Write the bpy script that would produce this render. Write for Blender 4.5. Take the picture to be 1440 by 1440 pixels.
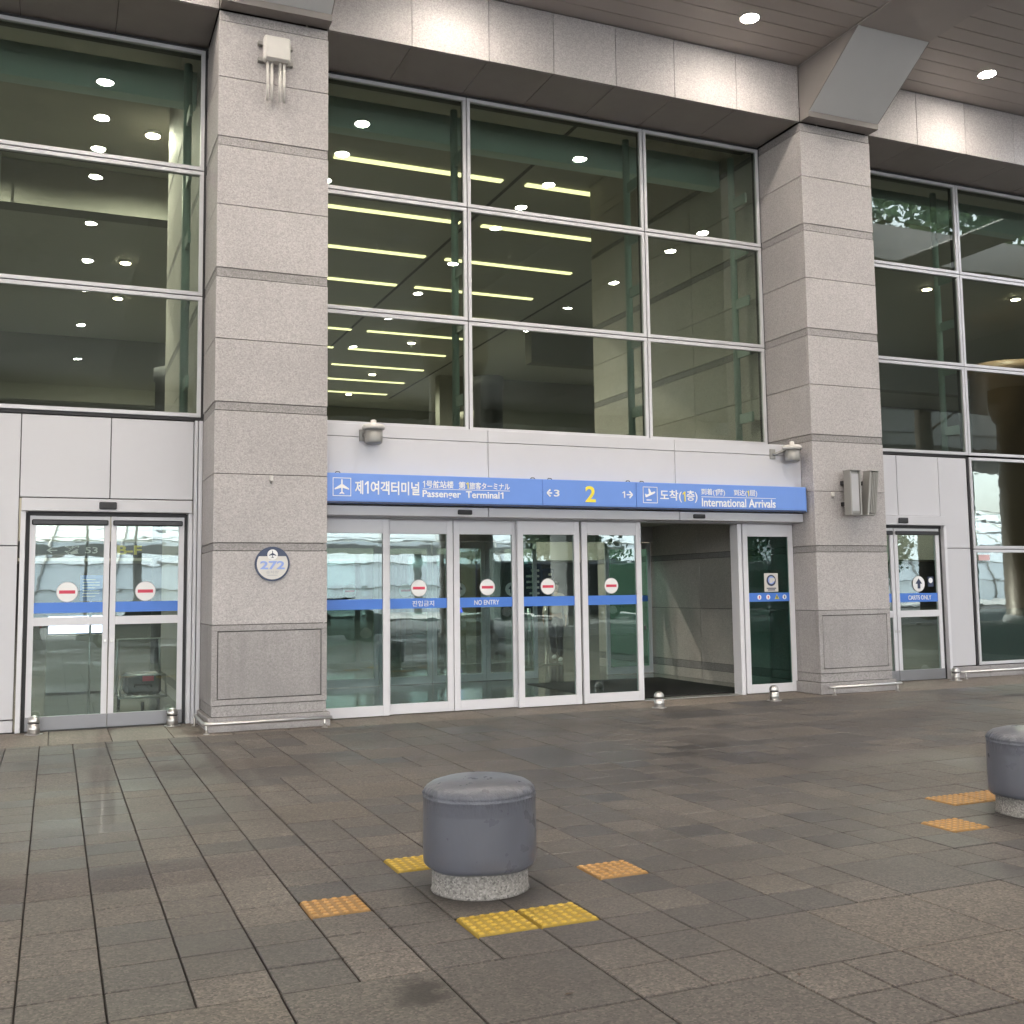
import bpy, math, random
import numpy as np
from mathutils import Vector, Matrix
R = math.radians
rng = random.Random(7)
scene = bpy.context.scene
for o in list(bpy.data.objects): bpy.data.objects.remove(o)
col = scene.collection

# ---------------------------------------------------------------- camera
YAW, PIT, ROL, FPX, CY = R(23.1458), R(5.2185), R(-.7451), 1504.66, 691.04
EYE = 1.6
cam = bpy.data.cameras.new('camera'); camo = bpy.data.objects.new('camera', cam); col.objects.link(camo)
fw = Vector((math.sin(YAW)*math.cos(PIT), math.cos(YAW)*math.cos(PIT), math.sin(PIT)))
rt0 = Vector((math.cos(YAW), -math.sin(YAW), 0)); up0 = rt0.cross(fw)
rt = rt0*math.cos(ROL) + up0*math.sin(ROL); up = -rt0*math.sin(ROL) + up0*math.cos(ROL)
camo.matrix_world = Matrix(((rt.x, up.x, -fw.x, 0), (rt.y, up.y, -fw.y, 0), (rt.z, up.z, -fw.z, EYE), (0, 0, 0, 1)))
cam.sensor_fit = 'HORIZONTAL'; cam.sensor_width = 36; cam.lens = 36*FPX/1440
cam.shift_y = (CY-720)/1440; cam.clip_start = .1; cam.clip_end = 2000
scene.camera = camo
def project(x, y, z):
    d = Vector((x, y, z-EYE)); w = d.dot(fw)
    if w <= .1: return None
    return 720 + FPX*d.dot(rt)/w, CY - FPX*d.dot(up)/w

# ---------------------------------------------------------------- world, sun, exposure
w = bpy.data.worlds.new('World'); scene.world = w; w.use_nodes = True
nt = w.node_tree; nt.nodes.clear()
sky = nt.nodes.new('ShaderNodeTexSky'); sky.sky_type = 'NISHITA'; sky.sun_disc = False
SUN_EL, SUN_AZ = R(48), R(205)
sky.sun_elevation = SUN_EL; sky.sun_rotation = SUN_AZ; sky.dust_density = 3; sky.air_density = 1.2; sky.ozone_density = 1
hs = nt.nodes.new('ShaderNodeHueSaturation'); hs.inputs['Saturation'].default_value = .3
bg = nt.nodes.new('ShaderNodeBackground'); bg.inputs[1].default_value = .15
ow = nt.nodes.new('ShaderNodeOutputWorld')
nt.links.new(sky.outputs[0], hs.inputs['Color']); nt.links.new(hs.outputs[0], bg.inputs[0]); nt.links.new(bg.outputs[0], ow.inputs[0])
sl = bpy.data.lights.new('sun', 'SUN'); sl.energy = 1.5; sl.angle = R(12); sl.color = (1, .96, .9)
so = bpy.data.objects.new('sun', sl); col.objects.link(so); so.location = (0, -40, 60)
sd = Vector((math.sin(SUN_AZ)*math.cos(SUN_EL), math.cos(SUN_AZ)*math.cos(SUN_EL), math.sin(SUN_EL)))
so.rotation_euler = sd.to_track_quat('Z', 'Y').to_euler()
scene.view_settings.view_transform = 'Standard'; scene.view_settings.look = 'None'
scene.view_settings.exposure = 3.2; scene.view_settings.gamma = 1
cy = scene.cycles
cy.use_denoising = True; cy.max_bounces = 9; cy.diffuse_bounces = 3; cy.adaptive_threshold = .02; cy.glossy_bounces = 5; cy.transparent_max_bounces = 16
cy.sample_clamp_indirect = 6; cy.caustics_reflective = False; cy.caustics_refractive = False

# ---------------------------------------------------------------- materials
def new_mat(name):
    m = bpy.data.materials.new(name); m.use_nodes = True; n = m.node_tree; n.nodes.clear()
    out = n.nodes.new('ShaderNodeOutputMaterial'); return m, n, out
def N(n, t, **k):
    x = n.nodes.new(t)
    for a, b in k.items(): setattr(x, a, b)
    return x
def mathn(n, op, a, b=None, clamp=False):
    x = n.nodes.new('ShaderNodeMath'); x.operation = op; x.use_clamp = clamp
    for i, v in enumerate((a, b)):
        if v is None: continue
        if isinstance(v, (int, float)): x.inputs[i].default_value = v
        else: n.links.new(v, x.inputs[i])
    return x.outputs[0]
def rampn(n, f, stops):
    r = n.nodes.new('ShaderNodeValToRGB'); e = r.color_ramp.elements
    while len(e) < len(stops): e.new(.5)
    for i, (p, c) in enumerate(stops):
        e[i].position = p; e[i].color = (*c, 1) if len(c) == 3 else c
    n.links.new(f, r.inputs[0]); return r.outputs[0]
def mixc(n, f, a, b, mode='MIX'):
    x = n.nodes.new('ShaderNodeMix'); x.data_type = 'RGBA'; x.blend_type = mode
    for s, v in ((0, f), (6, a), (7, b)):
        if isinstance(v, (int, float)): x.inputs[s].default_value = v
        elif isinstance(v, tuple): x.inputs[s].default_value = (*v, 1)
        else: n.links.new(v, x.inputs[s])
    return x.outputs[2]
def noise(n, vec, scale, detail=3, rough=.55):
    x = n.nodes.new('ShaderNodeTexNoise'); x.inputs['Scale'].default_value = scale; x.inputs['Detail'].default_value = detail
    x.inputs['Roughness'].default_value = rough; n.links.new(vec, x.inputs['Vector']); return x.outputs['Fac']
def bump(n, h, strength, dist):
    b = n.nodes.new('ShaderNodeBump'); b.inputs['Strength'].default_value = strength; b.inputs['Distance'].default_value = dist
    n.links.new(h, b.inputs['Height']); return b.outputs[0]
def pbsdf(n, out, **k):
    p = n.nodes.new('ShaderNodeBsdfPrincipled')
    for a, v in k.items():
        s = p.inputs[a.replace('_', ' ')]
        if isinstance(v, (int, float)): s.default_value = v
        elif isinstance(v, tuple): s.default_value = (*v, 1)
        else: n.links.new(v, s)
    n.links.new(p.outputs[0], out.inputs[0]); return p
def plain(name, c, rough=.5, metal=0, var=.06, spec=.5, nscale=3, bumpd=0):
    m, n, o = new_mat(name); g = N(n, 'ShaderNodeNewGeometry').outputs['Position']
    f = noise(n, g, nscale, 4)
    cc = mixc(n, f, tuple(x*(1-var) for x in c), tuple(min(1, x*(1+var)) for x in c))
    r = mathn(n, 'ADD', mathn(n, 'MULTIPLY', noise(n, g, nscale*2.3), .14), rough-.07)
    k = dict(Base_Color=cc, Roughness=r, Metallic=float(metal)); p = pbsdf(n, o, **k)
    p.inputs['Specular IOR Level'].default_value = spec
    if bumpd: n.links.new(bump(n, noise(n, g, 14, 3), 1, bumpd), p.inputs['Normal'])
    return m
def emit(name, c, s):
    m, n, o = new_mat(name); e = N(n, 'ShaderNodeEmission'); e.inputs[0].default_value = (*c, 1); e.inputs[1].default_value = s
    n.links.new(e.outputs[0], o.inputs[0]); return m
def granite(name, c, contrast=.42, speck=75, streak=0, rough=.75, wear=.16):
    m, n, o = new_mat(name); g = N(n, 'ShaderNodeNewGeometry').outputs['Position']
    oi = N(n, 'ShaderNodeObjectInfo').outputs['Random']
    v = N(n, 'ShaderNodeTexVoronoi'); v.inputs['Scale'].default_value = speck; n.links.new(g, v.inputs['Vector'])
    sep = N(n, 'ShaderNodeSeparateColor'); n.links.new(v.outputs['Color'], sep.inputs[0])
    s = rampn(n, sep.outputs[0], [(0, tuple(x*(1-contrast) for x in c)), (.25, tuple(x*(1-contrast*.35) for x in c)), (.62, c), (1, tuple(min(1, x*(1+contrast*.75)) for x in c))])
    big = noise(n, g, 1.1, 4); s = mixc(n, mathn(n, 'MULTIPLY', rampn(n, big, [(.35, (0, 0, 0)), (.75, (1, 1, 1))]), wear*2), s, tuple(x*.62 for x in c))
    rv = mathn(n, 'ADD', mathn(n, 'MULTIPLY', oi, .14), .93)
    cv = N(n, 'ShaderNodeCombineColor')
    for i in range(3): n.links.new(rv, cv.inputs[i])
    s = mixc(n, 1.0, s, cv.outputs[0], 'MULTIPLY')
    if streak:
        mp = N(n, 'ShaderNodeMapping'); mp.inputs['Scale'].default_value = (5, 5, .35); n.links.new(g, mp.inputs[0])
        st = rampn(n, noise(n, mp.outputs[0], 1.4, 4), [(.52, (0, 0, 0)), (.75, (1, 1, 1))])
        s = mixc(n, mathn(n, 'MULTIPLY', st, streak), s, tuple(x*.5 for x in c))
    p = pbsdf(n, o, Base_Color=s, Roughness=rough)
    n.links.new(bump(n, sep.outputs[0], .35, .0015), p.inputs['Normal']); return m
def paving(name, c, island, var=.3, wet=True):
    m, n, o = new_mat(name); g = N(n, 'ShaderNodeNewGeometry')
    pos = g.outputs['Position']
    rnd = g.outputs['Random Per Island'] if island else N(n, 'ShaderNodeObjectInfo').outputs['Random']
    tone = rampn(n, rnd, [(0, (c[0]*(1-var), c[1]*(1-var*.95), c[2]*(1-var*.85))), (.3, tuple(x*(1-var*.45) for x in c)), (.55, (c[0], c[1]*.98, c[2]*.95)), (.8, (c[0]*(1+var*.35), c[1]*(1+var*.3), c[2]*(1+var*.22))), (1, (c[0]*(1+var*.62), c[1]*(1+var*.55), c[2]*(1+var*.4)))])
    v = N(n, 'ShaderNodeTexVoronoi'); v.inputs['Scale'].default_value = 95; n.links.new(pos, v.inputs['Vector'])
    sep = N(n, 'ShaderNodeSeparateColor'); n.links.new(v.outputs['Color'], sep.inputs[0])
    gr = rampn(n, sep.outputs[0], [(0, (.48, .48, .48)), (.3, (.84, .84, .84)), (.7, (1.05, 1.05, 1.05)), (1, (1.65, 1.6, 1.52))])
    s = mixc(n, 1.0, tone, gr, 'MULTIPLY')
    grime = rampn(n, noise(n, pos, .55, 5, .6), [(.38, (0, 0, 0)), (.66, (1, 1, 1))])
    s = mixc(n, mathn(n, 'MULTIPLY', grime, .5), s, (c[0]*.42, c[1]*.41, c[2]*.42))
    spots = rampn(n, noise(n, pos, 5.5, 4, .6), [(.64, (0, 0, 0)), (.74, (1, 1, 1))])
    s = mixc(n, mathn(n, 'MULTIPLY', spots, .45), s, (c[0]*.35, c[1]*.34, c[2]*.34))
    pale = rampn(n, noise(n, pos, 2.3, 5, .65), [(.6, (0, 0, 0)), (.75, (1, 1, 1))])
    s = mixc(n, mathn(n, 'MULTIPLY', pale, .22), s, (c[0]*1.6, c[1]*1.6, c[2]*1.55))
    mp = N(n, 'ShaderNodeMapping'); mp.inputs['Location'].default_value = (1.3, 4.2, 0); n.links.new(pos, mp.inputs[0])
    wetm = rampn(n, noise(n, mp.outputs[0], .23, 4, .55), [(.44, (0, 0, 0)), (.6, (1, 1, 1))])
    ds = N(n, 'ShaderNodeVectorMath', operation='DISTANCE'); n.links.new(pos, ds.inputs[0]); ds.inputs[1].default_value = (1.4, 4.24, 0)
    oil = rampn(n, mathn(n, 'ADD', ds.outputs['Value'], mathn(n, 'MULTIPLY', noise(n, pos, 5, 5, .65), .55)), [(.36, (1, 1, 1)), (.46, (0, 0, 0))])
    s = mixc(n, mathn(n, 'MULTIPLY', oil, .75), s, (c[0]*.12, c[1]*.11, c[2]*.11))
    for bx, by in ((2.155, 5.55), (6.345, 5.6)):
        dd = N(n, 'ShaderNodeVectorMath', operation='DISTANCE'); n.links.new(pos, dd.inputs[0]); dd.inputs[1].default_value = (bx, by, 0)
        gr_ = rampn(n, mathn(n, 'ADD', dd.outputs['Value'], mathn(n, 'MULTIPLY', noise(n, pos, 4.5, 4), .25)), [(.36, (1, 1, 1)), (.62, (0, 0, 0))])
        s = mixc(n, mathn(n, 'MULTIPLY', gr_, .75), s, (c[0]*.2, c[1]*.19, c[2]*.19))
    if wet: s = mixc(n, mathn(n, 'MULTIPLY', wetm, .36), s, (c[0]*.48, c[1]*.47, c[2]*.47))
    r = mathn(n, 'SUBTRACT', mathn(n, 'ADD', .57, mathn(n, 'MULTIPLY', rnd, .16)), mathn(n, 'MULTIPLY', wetm, .2 if wet else 0))
    p = pbsdf(n, o, Base_Color=s, Roughness=r); p.inputs['Specular IOR Level'].default_value = .5
    n.links.new(bump(n, sep.outputs[0], .5, .002), p.inputs['Normal']); return m
def glassm(name, tint, ior, waves=0, film=0):
    m, n, o = new_mat(name)
    t = N(n, 'ShaderNodeBsdfTransparent'); t.inputs[0].default_value = (*tint, 1)
    gl = N(n, 'ShaderNodeBsdfGlossy'); gl.inputs['Roughness'].default_value = 0.0; gl.inputs[0].default_value = (.93, 1, .985, 1)
    fr = N(n, 'ShaderNodeFresnel'); bf = N(n, 'ShaderNodeNewGeometry').outputs['Backfacing']
    n.links.new(mathn(n, 'ADD', mathn(n, 'MULTIPLY', bf, 1/ior-ior), ior), fr.inputs[0])
    if waves:
        g = N(n, 'ShaderNodeNewGeometry').outputs['Position']
        mp = N(n, 'ShaderNodeMapping'); mp.inputs['Scale'].default_value = (1.1, 1, 2.6); n.links.new(g, mp.inputs[0])
        b = bump(n, noise(n, mp.outputs[0], 1.6, 2), 1, waves)
        n.links.new(b, gl.inputs['Normal'])
    mx = N(n, 'ShaderNodeMixShader'); n.links.new(fr.outputs[0], mx.inputs[0]); n.links.new(t.outputs[0], mx.inputs[1]); n.links.new(gl.outputs[0], mx.inputs[2])
    last = mx.outputs[0]
    if film:
        d = N(n, 'ShaderNodeBsdfDiffuse'); d.inputs[0].default_value = (.1, .12, .11, 1)
        m2 = N(n, 'ShaderNodeMixShader'); m2.inputs[0].default_value = film; n.links.new(last, m2.inputs[1]); n.links.new(d.outputs[0], m2.inputs[2]); last = m2.outputs[0]
    n.links.new(last, o.inputs[0]); return m

M = {}
M['granite'] = granite('granite', (.445, .42, .419), .24, 75, streak=.1)
M['granite_side'] = M['granite']
M['granite_band'] = granite('granite_band', (.33, .313, .312), .3, 75, streak=.2)
M['granite_base'] = granite('granite_base', (.38, .36, .36), .22, 75, streak=.3, wear=.32)
M['granite_inner'] = granite('granite_inner', (.58, .54, .51), .2, 70)  # paler than the outer stone to make up for light missing in the vestibule
M['joint'] = plain('joint', (.06, .056, .055), .9)
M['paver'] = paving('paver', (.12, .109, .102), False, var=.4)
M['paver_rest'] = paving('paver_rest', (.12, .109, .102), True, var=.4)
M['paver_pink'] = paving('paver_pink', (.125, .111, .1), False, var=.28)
M['paver_pale'] = paving('paver_pale', (.21, .183, .16), False, var=.16, wet=False)
M['mortar'] = plain('mortar', (.035, .032, .03), .95, nscale=20)
def tactm(name, c):
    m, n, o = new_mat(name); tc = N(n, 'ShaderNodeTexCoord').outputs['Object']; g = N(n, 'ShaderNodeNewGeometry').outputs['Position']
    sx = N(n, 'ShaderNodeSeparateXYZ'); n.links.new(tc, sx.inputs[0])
    hgt = rampn(n, mathn(n, 'MULTIPLY', sx.outputs[2], 50), [(.12, (0, 0, 0)), (.42, (1, 1, 1))])  # darkens between the domes: dirt, plus painted relief shade that even light lacks
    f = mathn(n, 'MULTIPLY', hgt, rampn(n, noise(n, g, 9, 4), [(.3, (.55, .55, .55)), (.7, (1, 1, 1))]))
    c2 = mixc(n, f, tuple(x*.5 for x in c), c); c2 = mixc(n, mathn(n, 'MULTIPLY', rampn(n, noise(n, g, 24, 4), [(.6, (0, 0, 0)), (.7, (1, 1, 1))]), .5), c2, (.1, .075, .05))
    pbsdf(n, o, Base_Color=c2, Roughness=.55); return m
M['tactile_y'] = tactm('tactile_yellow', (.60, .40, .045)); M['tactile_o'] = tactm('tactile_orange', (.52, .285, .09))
M['panel'] = plain('white_panel', (.57, .565, .595), .38, var=.035, nscale=1.3)
M['frame'] = plain('aluminium', (.58, .58, .61), .4, metal=.1, var=.04)
M['door_frame'] = plain('door_frame_paint', (.67, .665, .7), .4, var=.03)
M['gasket'] = plain('gasket', (.03, .03, .033), .6)
M['darkbar'] = plain('black_bar', (.018, .018, .022), .4)
M['steel'] = plain('stainless', (.6, .59, .58), .34, metal=1, var=.08, nscale=9)
M['kick'] = plain('kick_plate', (.26, .26, .275), .38, metal=.5)
M['win'] = glassm('window_glass', (.69, .74, .69), 1.72, .0003)
M['doorglass'] = glassm('door_glass', (.74, .83, .81), 1.95, .0004)
M['openglass'] = glassm('side_glass', (.42, .6, .56), 1.45, .0006)
M['film'] = glassm('filmed_glass', (.6, .7, .66), 1.42, .0003, film=.85)
M['soffit'] = plain('soffit', (.45, .41, .385), .42, var=.07, nscale=1.1)
M['soffit_flat'] = plain('soffit_flat', (.42, .385, .365), .5)
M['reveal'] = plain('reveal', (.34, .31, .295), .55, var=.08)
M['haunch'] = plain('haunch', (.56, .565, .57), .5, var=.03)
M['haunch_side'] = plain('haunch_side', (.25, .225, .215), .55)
M['blue'] = plain('sign_blue', (.14, .28, .72), .35, var=.03)
M['stripe'] = plain('stripe_blue', (.065, .2, .66), .4, var=.03)
M['white'] = plain('white_print', (.82, .82, .82), .5, var=.01)
M['red'] = plain('red_print', (.62, .05, .10), .5, var=.02)
M['yellow'] = plain('yellow_print', (.86, .72, .06), .5, var=.02)
M['pink'] = plain('pink_print', (.7, .47, .47), .5)
M['navy'] = plain('navy_print', (.03, .045, .1), .4)
M['paleblue'] = plain('pale_blue_print', (.28, .38, .74), .5)
M['grey_print'] = plain('grey_print', (.45, .45, .47), .5)
M['pad_concrete'] = granite('bollard_concrete', (.25, .235, .22), .62, 110, wear=.2)
M['cast_white'] = plain('cast_white', (.62, .6, .57), .4, var=.05, nscale=8)
M['spk'] = plain('louvre_grey', (.32, .315, .30), .45, metal=.4)
M['hall_floor'] = plain('hall_floor', (.17, .175, .17), .14, var=.1, nscale=.8)
M['hall_ceiling'] = plain('hall_ceiling', (.5, .485, .44), .75, var=.03)
M['hall_wall'] = plain('hall_wall', (.4, .38, .33), .7)
M['hall_beam_paint'] = plain('hall_beam_paint', (.24, .235, .21), .7)
M['brown'] = plain('mirrored_column_brown', (.12, .08, .05), .5, var=.25, nscale=1.5)
M['hall_dark'] = plain('hall_dark', (.07, .07, .075), .5)
M['bulk'] = plain('bulkhead_daylit', (.74, .9, .87), .6, var=.03)  # mint tint and lifted value put daylight into the beam colour
M['post'] = plain('post_daylit', (.4, .5, .48), .45)  # greenish tone paints in the daylight that falls on the posts
M['mat'] = plain('entrance_mat', (.012, .012, .013), .95, nscale=40)
M['strip'] = emit('strip_light', (1, .91, .47), .36)
M['lamp'] = emit('lamp_lens', (1, .93, .82), 26)
M['warm'] = emit('warm_lens', (1, .84, .55), 6)
M['screen'] = emit('advert_light', (.72, .74, 1), .55)
M['screen_blue'] = emit('kiosk_light', (.1, .14, .8), .5)
M['green'] = emit('green_light', (.35, 1, .1), .6)
M['asphalt'] = plain('asphalt', (.06, .06, .062), .85, var=.2, nscale=2)
M['concrete'] = plain('concrete', (.34, .335, .32), .8, var=.12, nscale=.6)
M['paint'] = plain('road_paint', (.75, .75, .72), .7)
M['bronze'] = plain('bronze_clad', (.10, .075, .05), .45, metal=.3, var=.25, nscale=2)
M['bark'] = plain('bark', (.09, .07, .05), .9, var=.3, nscale=8)
M['leaf'] = plain('leaf', (.045, .085, .025), .6, var=.5, nscale=.9)
M['rubber'] = plain('rubber', (.02, .02, .02), .8)
M['carglass'] = plain('vehicle_glass', (.015, .02, .022), .06, spec=.6)
M['facade_glass'] = plain('pale_glazing', (.8, .84, .85), .2, var=.06, nscale=.15)
M['skin'] = plain('skin', (.5, .33, .25), .55, var=.03)
M['black_cloth'] = plain('black_cloth', (.012, .012, .014), .85)
M['beige_cloth'] = plain('beige_cloth', (.5, .45, .4), .85)
M['hair'] = plain('hair', (.015, .012, .01), .5)
M['kiosk'] = plain('kiosk_board', (.36, .34, .24), .6)
def padm():
    m, n, o = new_mat('padded_vinyl'); g = N(n, 'ShaderNodeNewGeometry').outputs['Position']
    sx = N(n, 'ShaderNodeSeparateXYZ'); n.links.new(g, sx.inputs[0])
    f = noise(n, g, 5, 4); c = mixc(n, f, (.085, .09, .112), (.112, .117, .142))
    dust = mathn(n, 'MULTIPLY', rampn(n, noise(n, g, 22, 5, .7), [(.45, (0, 0, 0)), (.7, (1, 1, 1))]), rampn(n, sx.outputs[2], [(.47, (0, 0, 0)), (.53, (1, 1, 1))]))
    c = mixc(n, mathn(n, 'MULTIPLY', dust, .12), c, (.24, .235, .23))
    p = pbsdf(n, o, Base_Color=c, Roughness=mathn(n, 'ADD', mathn(n, 'MULTIPLY', noise(n, g, 9, 3), .16), .22), Coat_Weight=.25, Coat_Roughness=.32)
    at = N(n, 'ShaderNodeVectorMath', operation='MULTIPLY'); n.links.new(g, at.inputs[0]); at.inputs[1].default_value = (1, 1, .35)
    wr = mathn(n, 'MULTIPLY', noise(n, at.outputs[0], 38, 3, .6), rampn(n, sx.outputs[2], [(.42, (.08, .08, .08)), (.495, (1, 1, 1)), (.545, (.9, .9, .9)), (.57, (.12, .12, .12))]))
    n.links.new(bump(n, wr, .9, .012), p.inputs['Normal']); return m
M['pad'] = padm()

# ---------------------------------------------------------------- mesh helpers
WL = {}   # world location of every object (no rotated parents)
class MB:
    def __init__(s): s.v, s.f, s.m, s.sm = [], [], [], []
    def add(s, vs, fs, mi=0, smooth=False):
        b = len(s.v); s.v += [tuple(map(float, p)) for p in vs]
        for f in fs: s.f.append(tuple(i+b for i in f)); s.m.append(mi); s.sm.append(smooth)
        return s
    def box(s, x0, x1, y0, y1, z0, z1, mi=0):
        return s.add([(x0,y0,z0),(x1,y0,z0),(x1,y1,z0),(x0,y1,z0),(x0,y0,z1),(x1,y0,z1),(x1,y1,z1),(x0,y1,z1)],
                     [(0,3,2,1),(4,5,6,7),(0,1,5,4),(1,2,6,5),(2,3,7,6),(3,0,4,7)], mi)
    def cbox(s, x0, x1, y0, y1, z0, z1, c=.004, mi=0):   # box chamfered on all edges
        vs, idx = [], {}
        X, Y, Z = (x0, x1), (y0, y1), (z0, z1); sg = (1, -1)
        for i in (0, 1):
            for j in (0, 1):
                for k in (0, 1):
                    for a in range(3):
                        p = [X[i], Y[j], Z[k]]
                        for b, t in ((0, i), (1, j), (2, k)):
                            if b != a: p[b] += c*sg[t]
                        idx[(i, j, k, a)] = len(vs); vs.append(tuple(p))
        fs = []
        q = ((0, 0), (1, 0), (1, 1), (0, 1))
        def K(a, t, u, v):
            ijk = [0, 0, 0]; ijk[a] = t; o = [b for b in range(3) if b != a]; ijk[o[0]] = u; ijk[o[1]] = v; return (*ijk, a)
        for a in range(3):
            for t in (0, 1):
                f = [idx[K(a, t, u, v)] for u, v in q]
                flip = (t == 0) ^ (a == 1)
                fs.append(tuple(reversed(f)) if flip else tuple(f))
        for a in range(3):
            o = [b for b in range(3) if b != a]
            for u in (0, 1):
                for v in (0, 1):
                    k0 = [0]*3; k0[o[0]] = u; k0[o[1]] = v; k1 = list(k0); k1[a] = 1
                    f = (idx[(*k0, o[0])], idx[(*k1, o[0])], idx[(*k1, o[1])], idx[(*k0, o[1])])
                    fs.append(f)
        for i in (0, 1):
            for j in (0, 1):
                for k in (0, 1): fs.append((idx[(i, j, k, 0)], idx[(i, j, k, 1)], idx[(i, j, k, 2)]))
        ctr = Vector(((x0+x1)/2, (y0+y1)/2, (z0+z1)/2)); out = []
        for f in fs:
            p = [Vector(vs[i]) for i in f]; nrm = (p[1]-p[0]).cross(p[2]-p[0])
            out.append(f if nrm.dot(sum(p, Vector())/len(p)-ctr) > 0 else tuple(reversed(f)))
        return s.add(vs, out, mi)
    def tube(s, path, r, n=10, mi=0, caps=True, smooth=True):
        P = [Vector(p) for p in path]; rr = r if isinstance(r, (list, tuple)) else [r]*len(P); vs, fs = [], []
        pu = None
        for i, p in enumerate(P):
            t = (P[min(i+1, len(P)-1)]-P[max(i-1, 0)]).normalized()
            if pu is None:
                a = Vector((0, 0, 1)) if abs(t.z) < .9 else Vector((1, 0, 0)); u = t.cross(a).normalized()
            else: u = (pu - t*pu.dot(t)).normalized()
            pu = u; v = t.cross(u)
            for k in range(n):
                an = 2*math.pi*k/n; vs.append(tuple(p + (u*math.cos(an)+v*math.sin(an))*rr[i]))
        for i in range(len(P)-1):
            for k in range(n):
                k2 = (k+1) % n; fs.append((i*n+k, i*n+k2, (i+1)*n+k2, (i+1)*n+k))
        s.add(vs, fs, mi, smooth)
        if caps:
            b = len(s.v)-len(vs)
            s.f.append(tuple(b+k for k in reversed(range(n)))); s.m.append(mi); s.sm.append(False)
            e = b+(len(P)-1)*n; s.f.append(tuple(e+k for k in range(n))); s.m.append(mi); s.sm.append(False)
        return s
    def lathe(s, c, prof, n=24, mi=0, smooth=True):   # prof: (r, z) bottom to top
        vs, fs = [], []
        for r, z in prof:
            for k in range(n):
                a = 2*math.pi*k/n; vs.append((c[0]+r*math.cos(a), c[1]+r*math.sin(a), c[2]+z))
        for i in range(len(prof)-1):
            for k in range(n):
                k2 = (k+1) % n; fs.append((i*n+k, i*n+k2, (i+1)*n+k2, (i+1)*n+k))
        s.add(vs, fs, mi, smooth); b = len(s.v)-len(vs)
        s.f.append(tuple(b+k for k in reversed(range(n)))); s.m.append(mi); s.sm.append(False)
        e = b+(len(prof)-1)*n; s.f.append(tuple(e+k for k in range(n))); s.m.append(mi); s.sm.append(False)
        return s
    def disc_y(s, cx, y, cz, r, th, n=28, mi=0):      # disc facing -Y
        vs = [(cx+r*math.cos(2*math.pi*k/n), yy, cz+r*math.sin(2*math.pi*k/n)) for yy in (y, y+th) for k in range(n)]
        fs = [tuple(range(n)), tuple(reversed(range(n, 2*n)))]+[(k, n+k, n+(k+1) % n, (k+1) % n) for k in range(n)]
        return s.add(vs, fs, mi)
    def prism_y(s, poly, y0, y1, mi=0):               # polygon in XZ (seen from -Y counter-clockwise) extruded along Y
        n = len(poly); vs = [(x, y0, z) for x, z in poly]+[(x, y1, z) for x, z in poly]
        fs = [tuple(range(n)), tuple(reversed(range(n, 2*n)))]+[(k, n+k, n+(k+1) % n, (k+1) % n) for k in range(n)]
        return s.add(vs, fs, mi)
    def prism_x(s, poly, x0, x1, mi=0):               # polygon in YZ extruded along X
        n = len(poly); vs = [(x0, y, z) for y, z in poly]+[(x1, y, z) for y, z in poly]
        fs = [tuple(reversed(range(n))), tuple(range(n, 2*n))]+[(k, (k+1) % n, n+(k+1) % n, n+k) for k in range(n)]
        return s.add(vs, fs, mi)
    def build(s, name, mats, parent=None, origin=None):
        if not isinstance(mats, (list, tuple)): mats = [mats]
        if origin is None:
            a = np.array(s.v); lo, hi = a.min(0), a.max(0); origin = ((lo[0]+hi[0])/2, (lo[1]+hi[1])/2, lo[2])
        me = bpy.data.meshes.new(name)
        me.from_pydata([(p[0]-origin[0], p[1]-origin[1], p[2]-origin[2]) for p in s.v], [], s.f)
        for mt in mats: me.materials.append(M[mt])
        me.polygons.foreach_set('material_index', s.m); me.polygons.foreach_set('use_smooth', s.sm); me.update()
        return link(name, me, origin, parent)
def link(name, data, loc, parent=None):
    o = bpy.data.objects.new(name, data); col.objects.link(o)
    pl = WL[parent.name] if parent else (0, 0, 0)
    o.location = (loc[0]-pl[0], loc[1]-pl[1], loc[2]-pl[2])
    if parent: o.parent = parent
    WL[o.name] = tuple(loc); return o
def thing(name, loc, label, cat, group=None):
    o = link(name, None, loc); o.empty_display_size = .2; tag(o, label, cat, group); return o
def tag(o, label, cat, group=None):
    o['label'] = label; o['category'] = cat
    if group: o['group'] = group
    return o
def copy_tree(o, loc, parent=None):
    c = o.copy(); col.objects.link(c); c.parent = parent; WL[c.name] = tuple(loc)
    c.location = loc if parent is None else o.location
    for ch in list(o.children):
        k = ch.copy(); col.objects.link(k); k.parent = c; k.location = ch.location
        for g in list(ch.children):
            h = g.copy(); col.objects.link(h); h.parent = k
    return c
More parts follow.
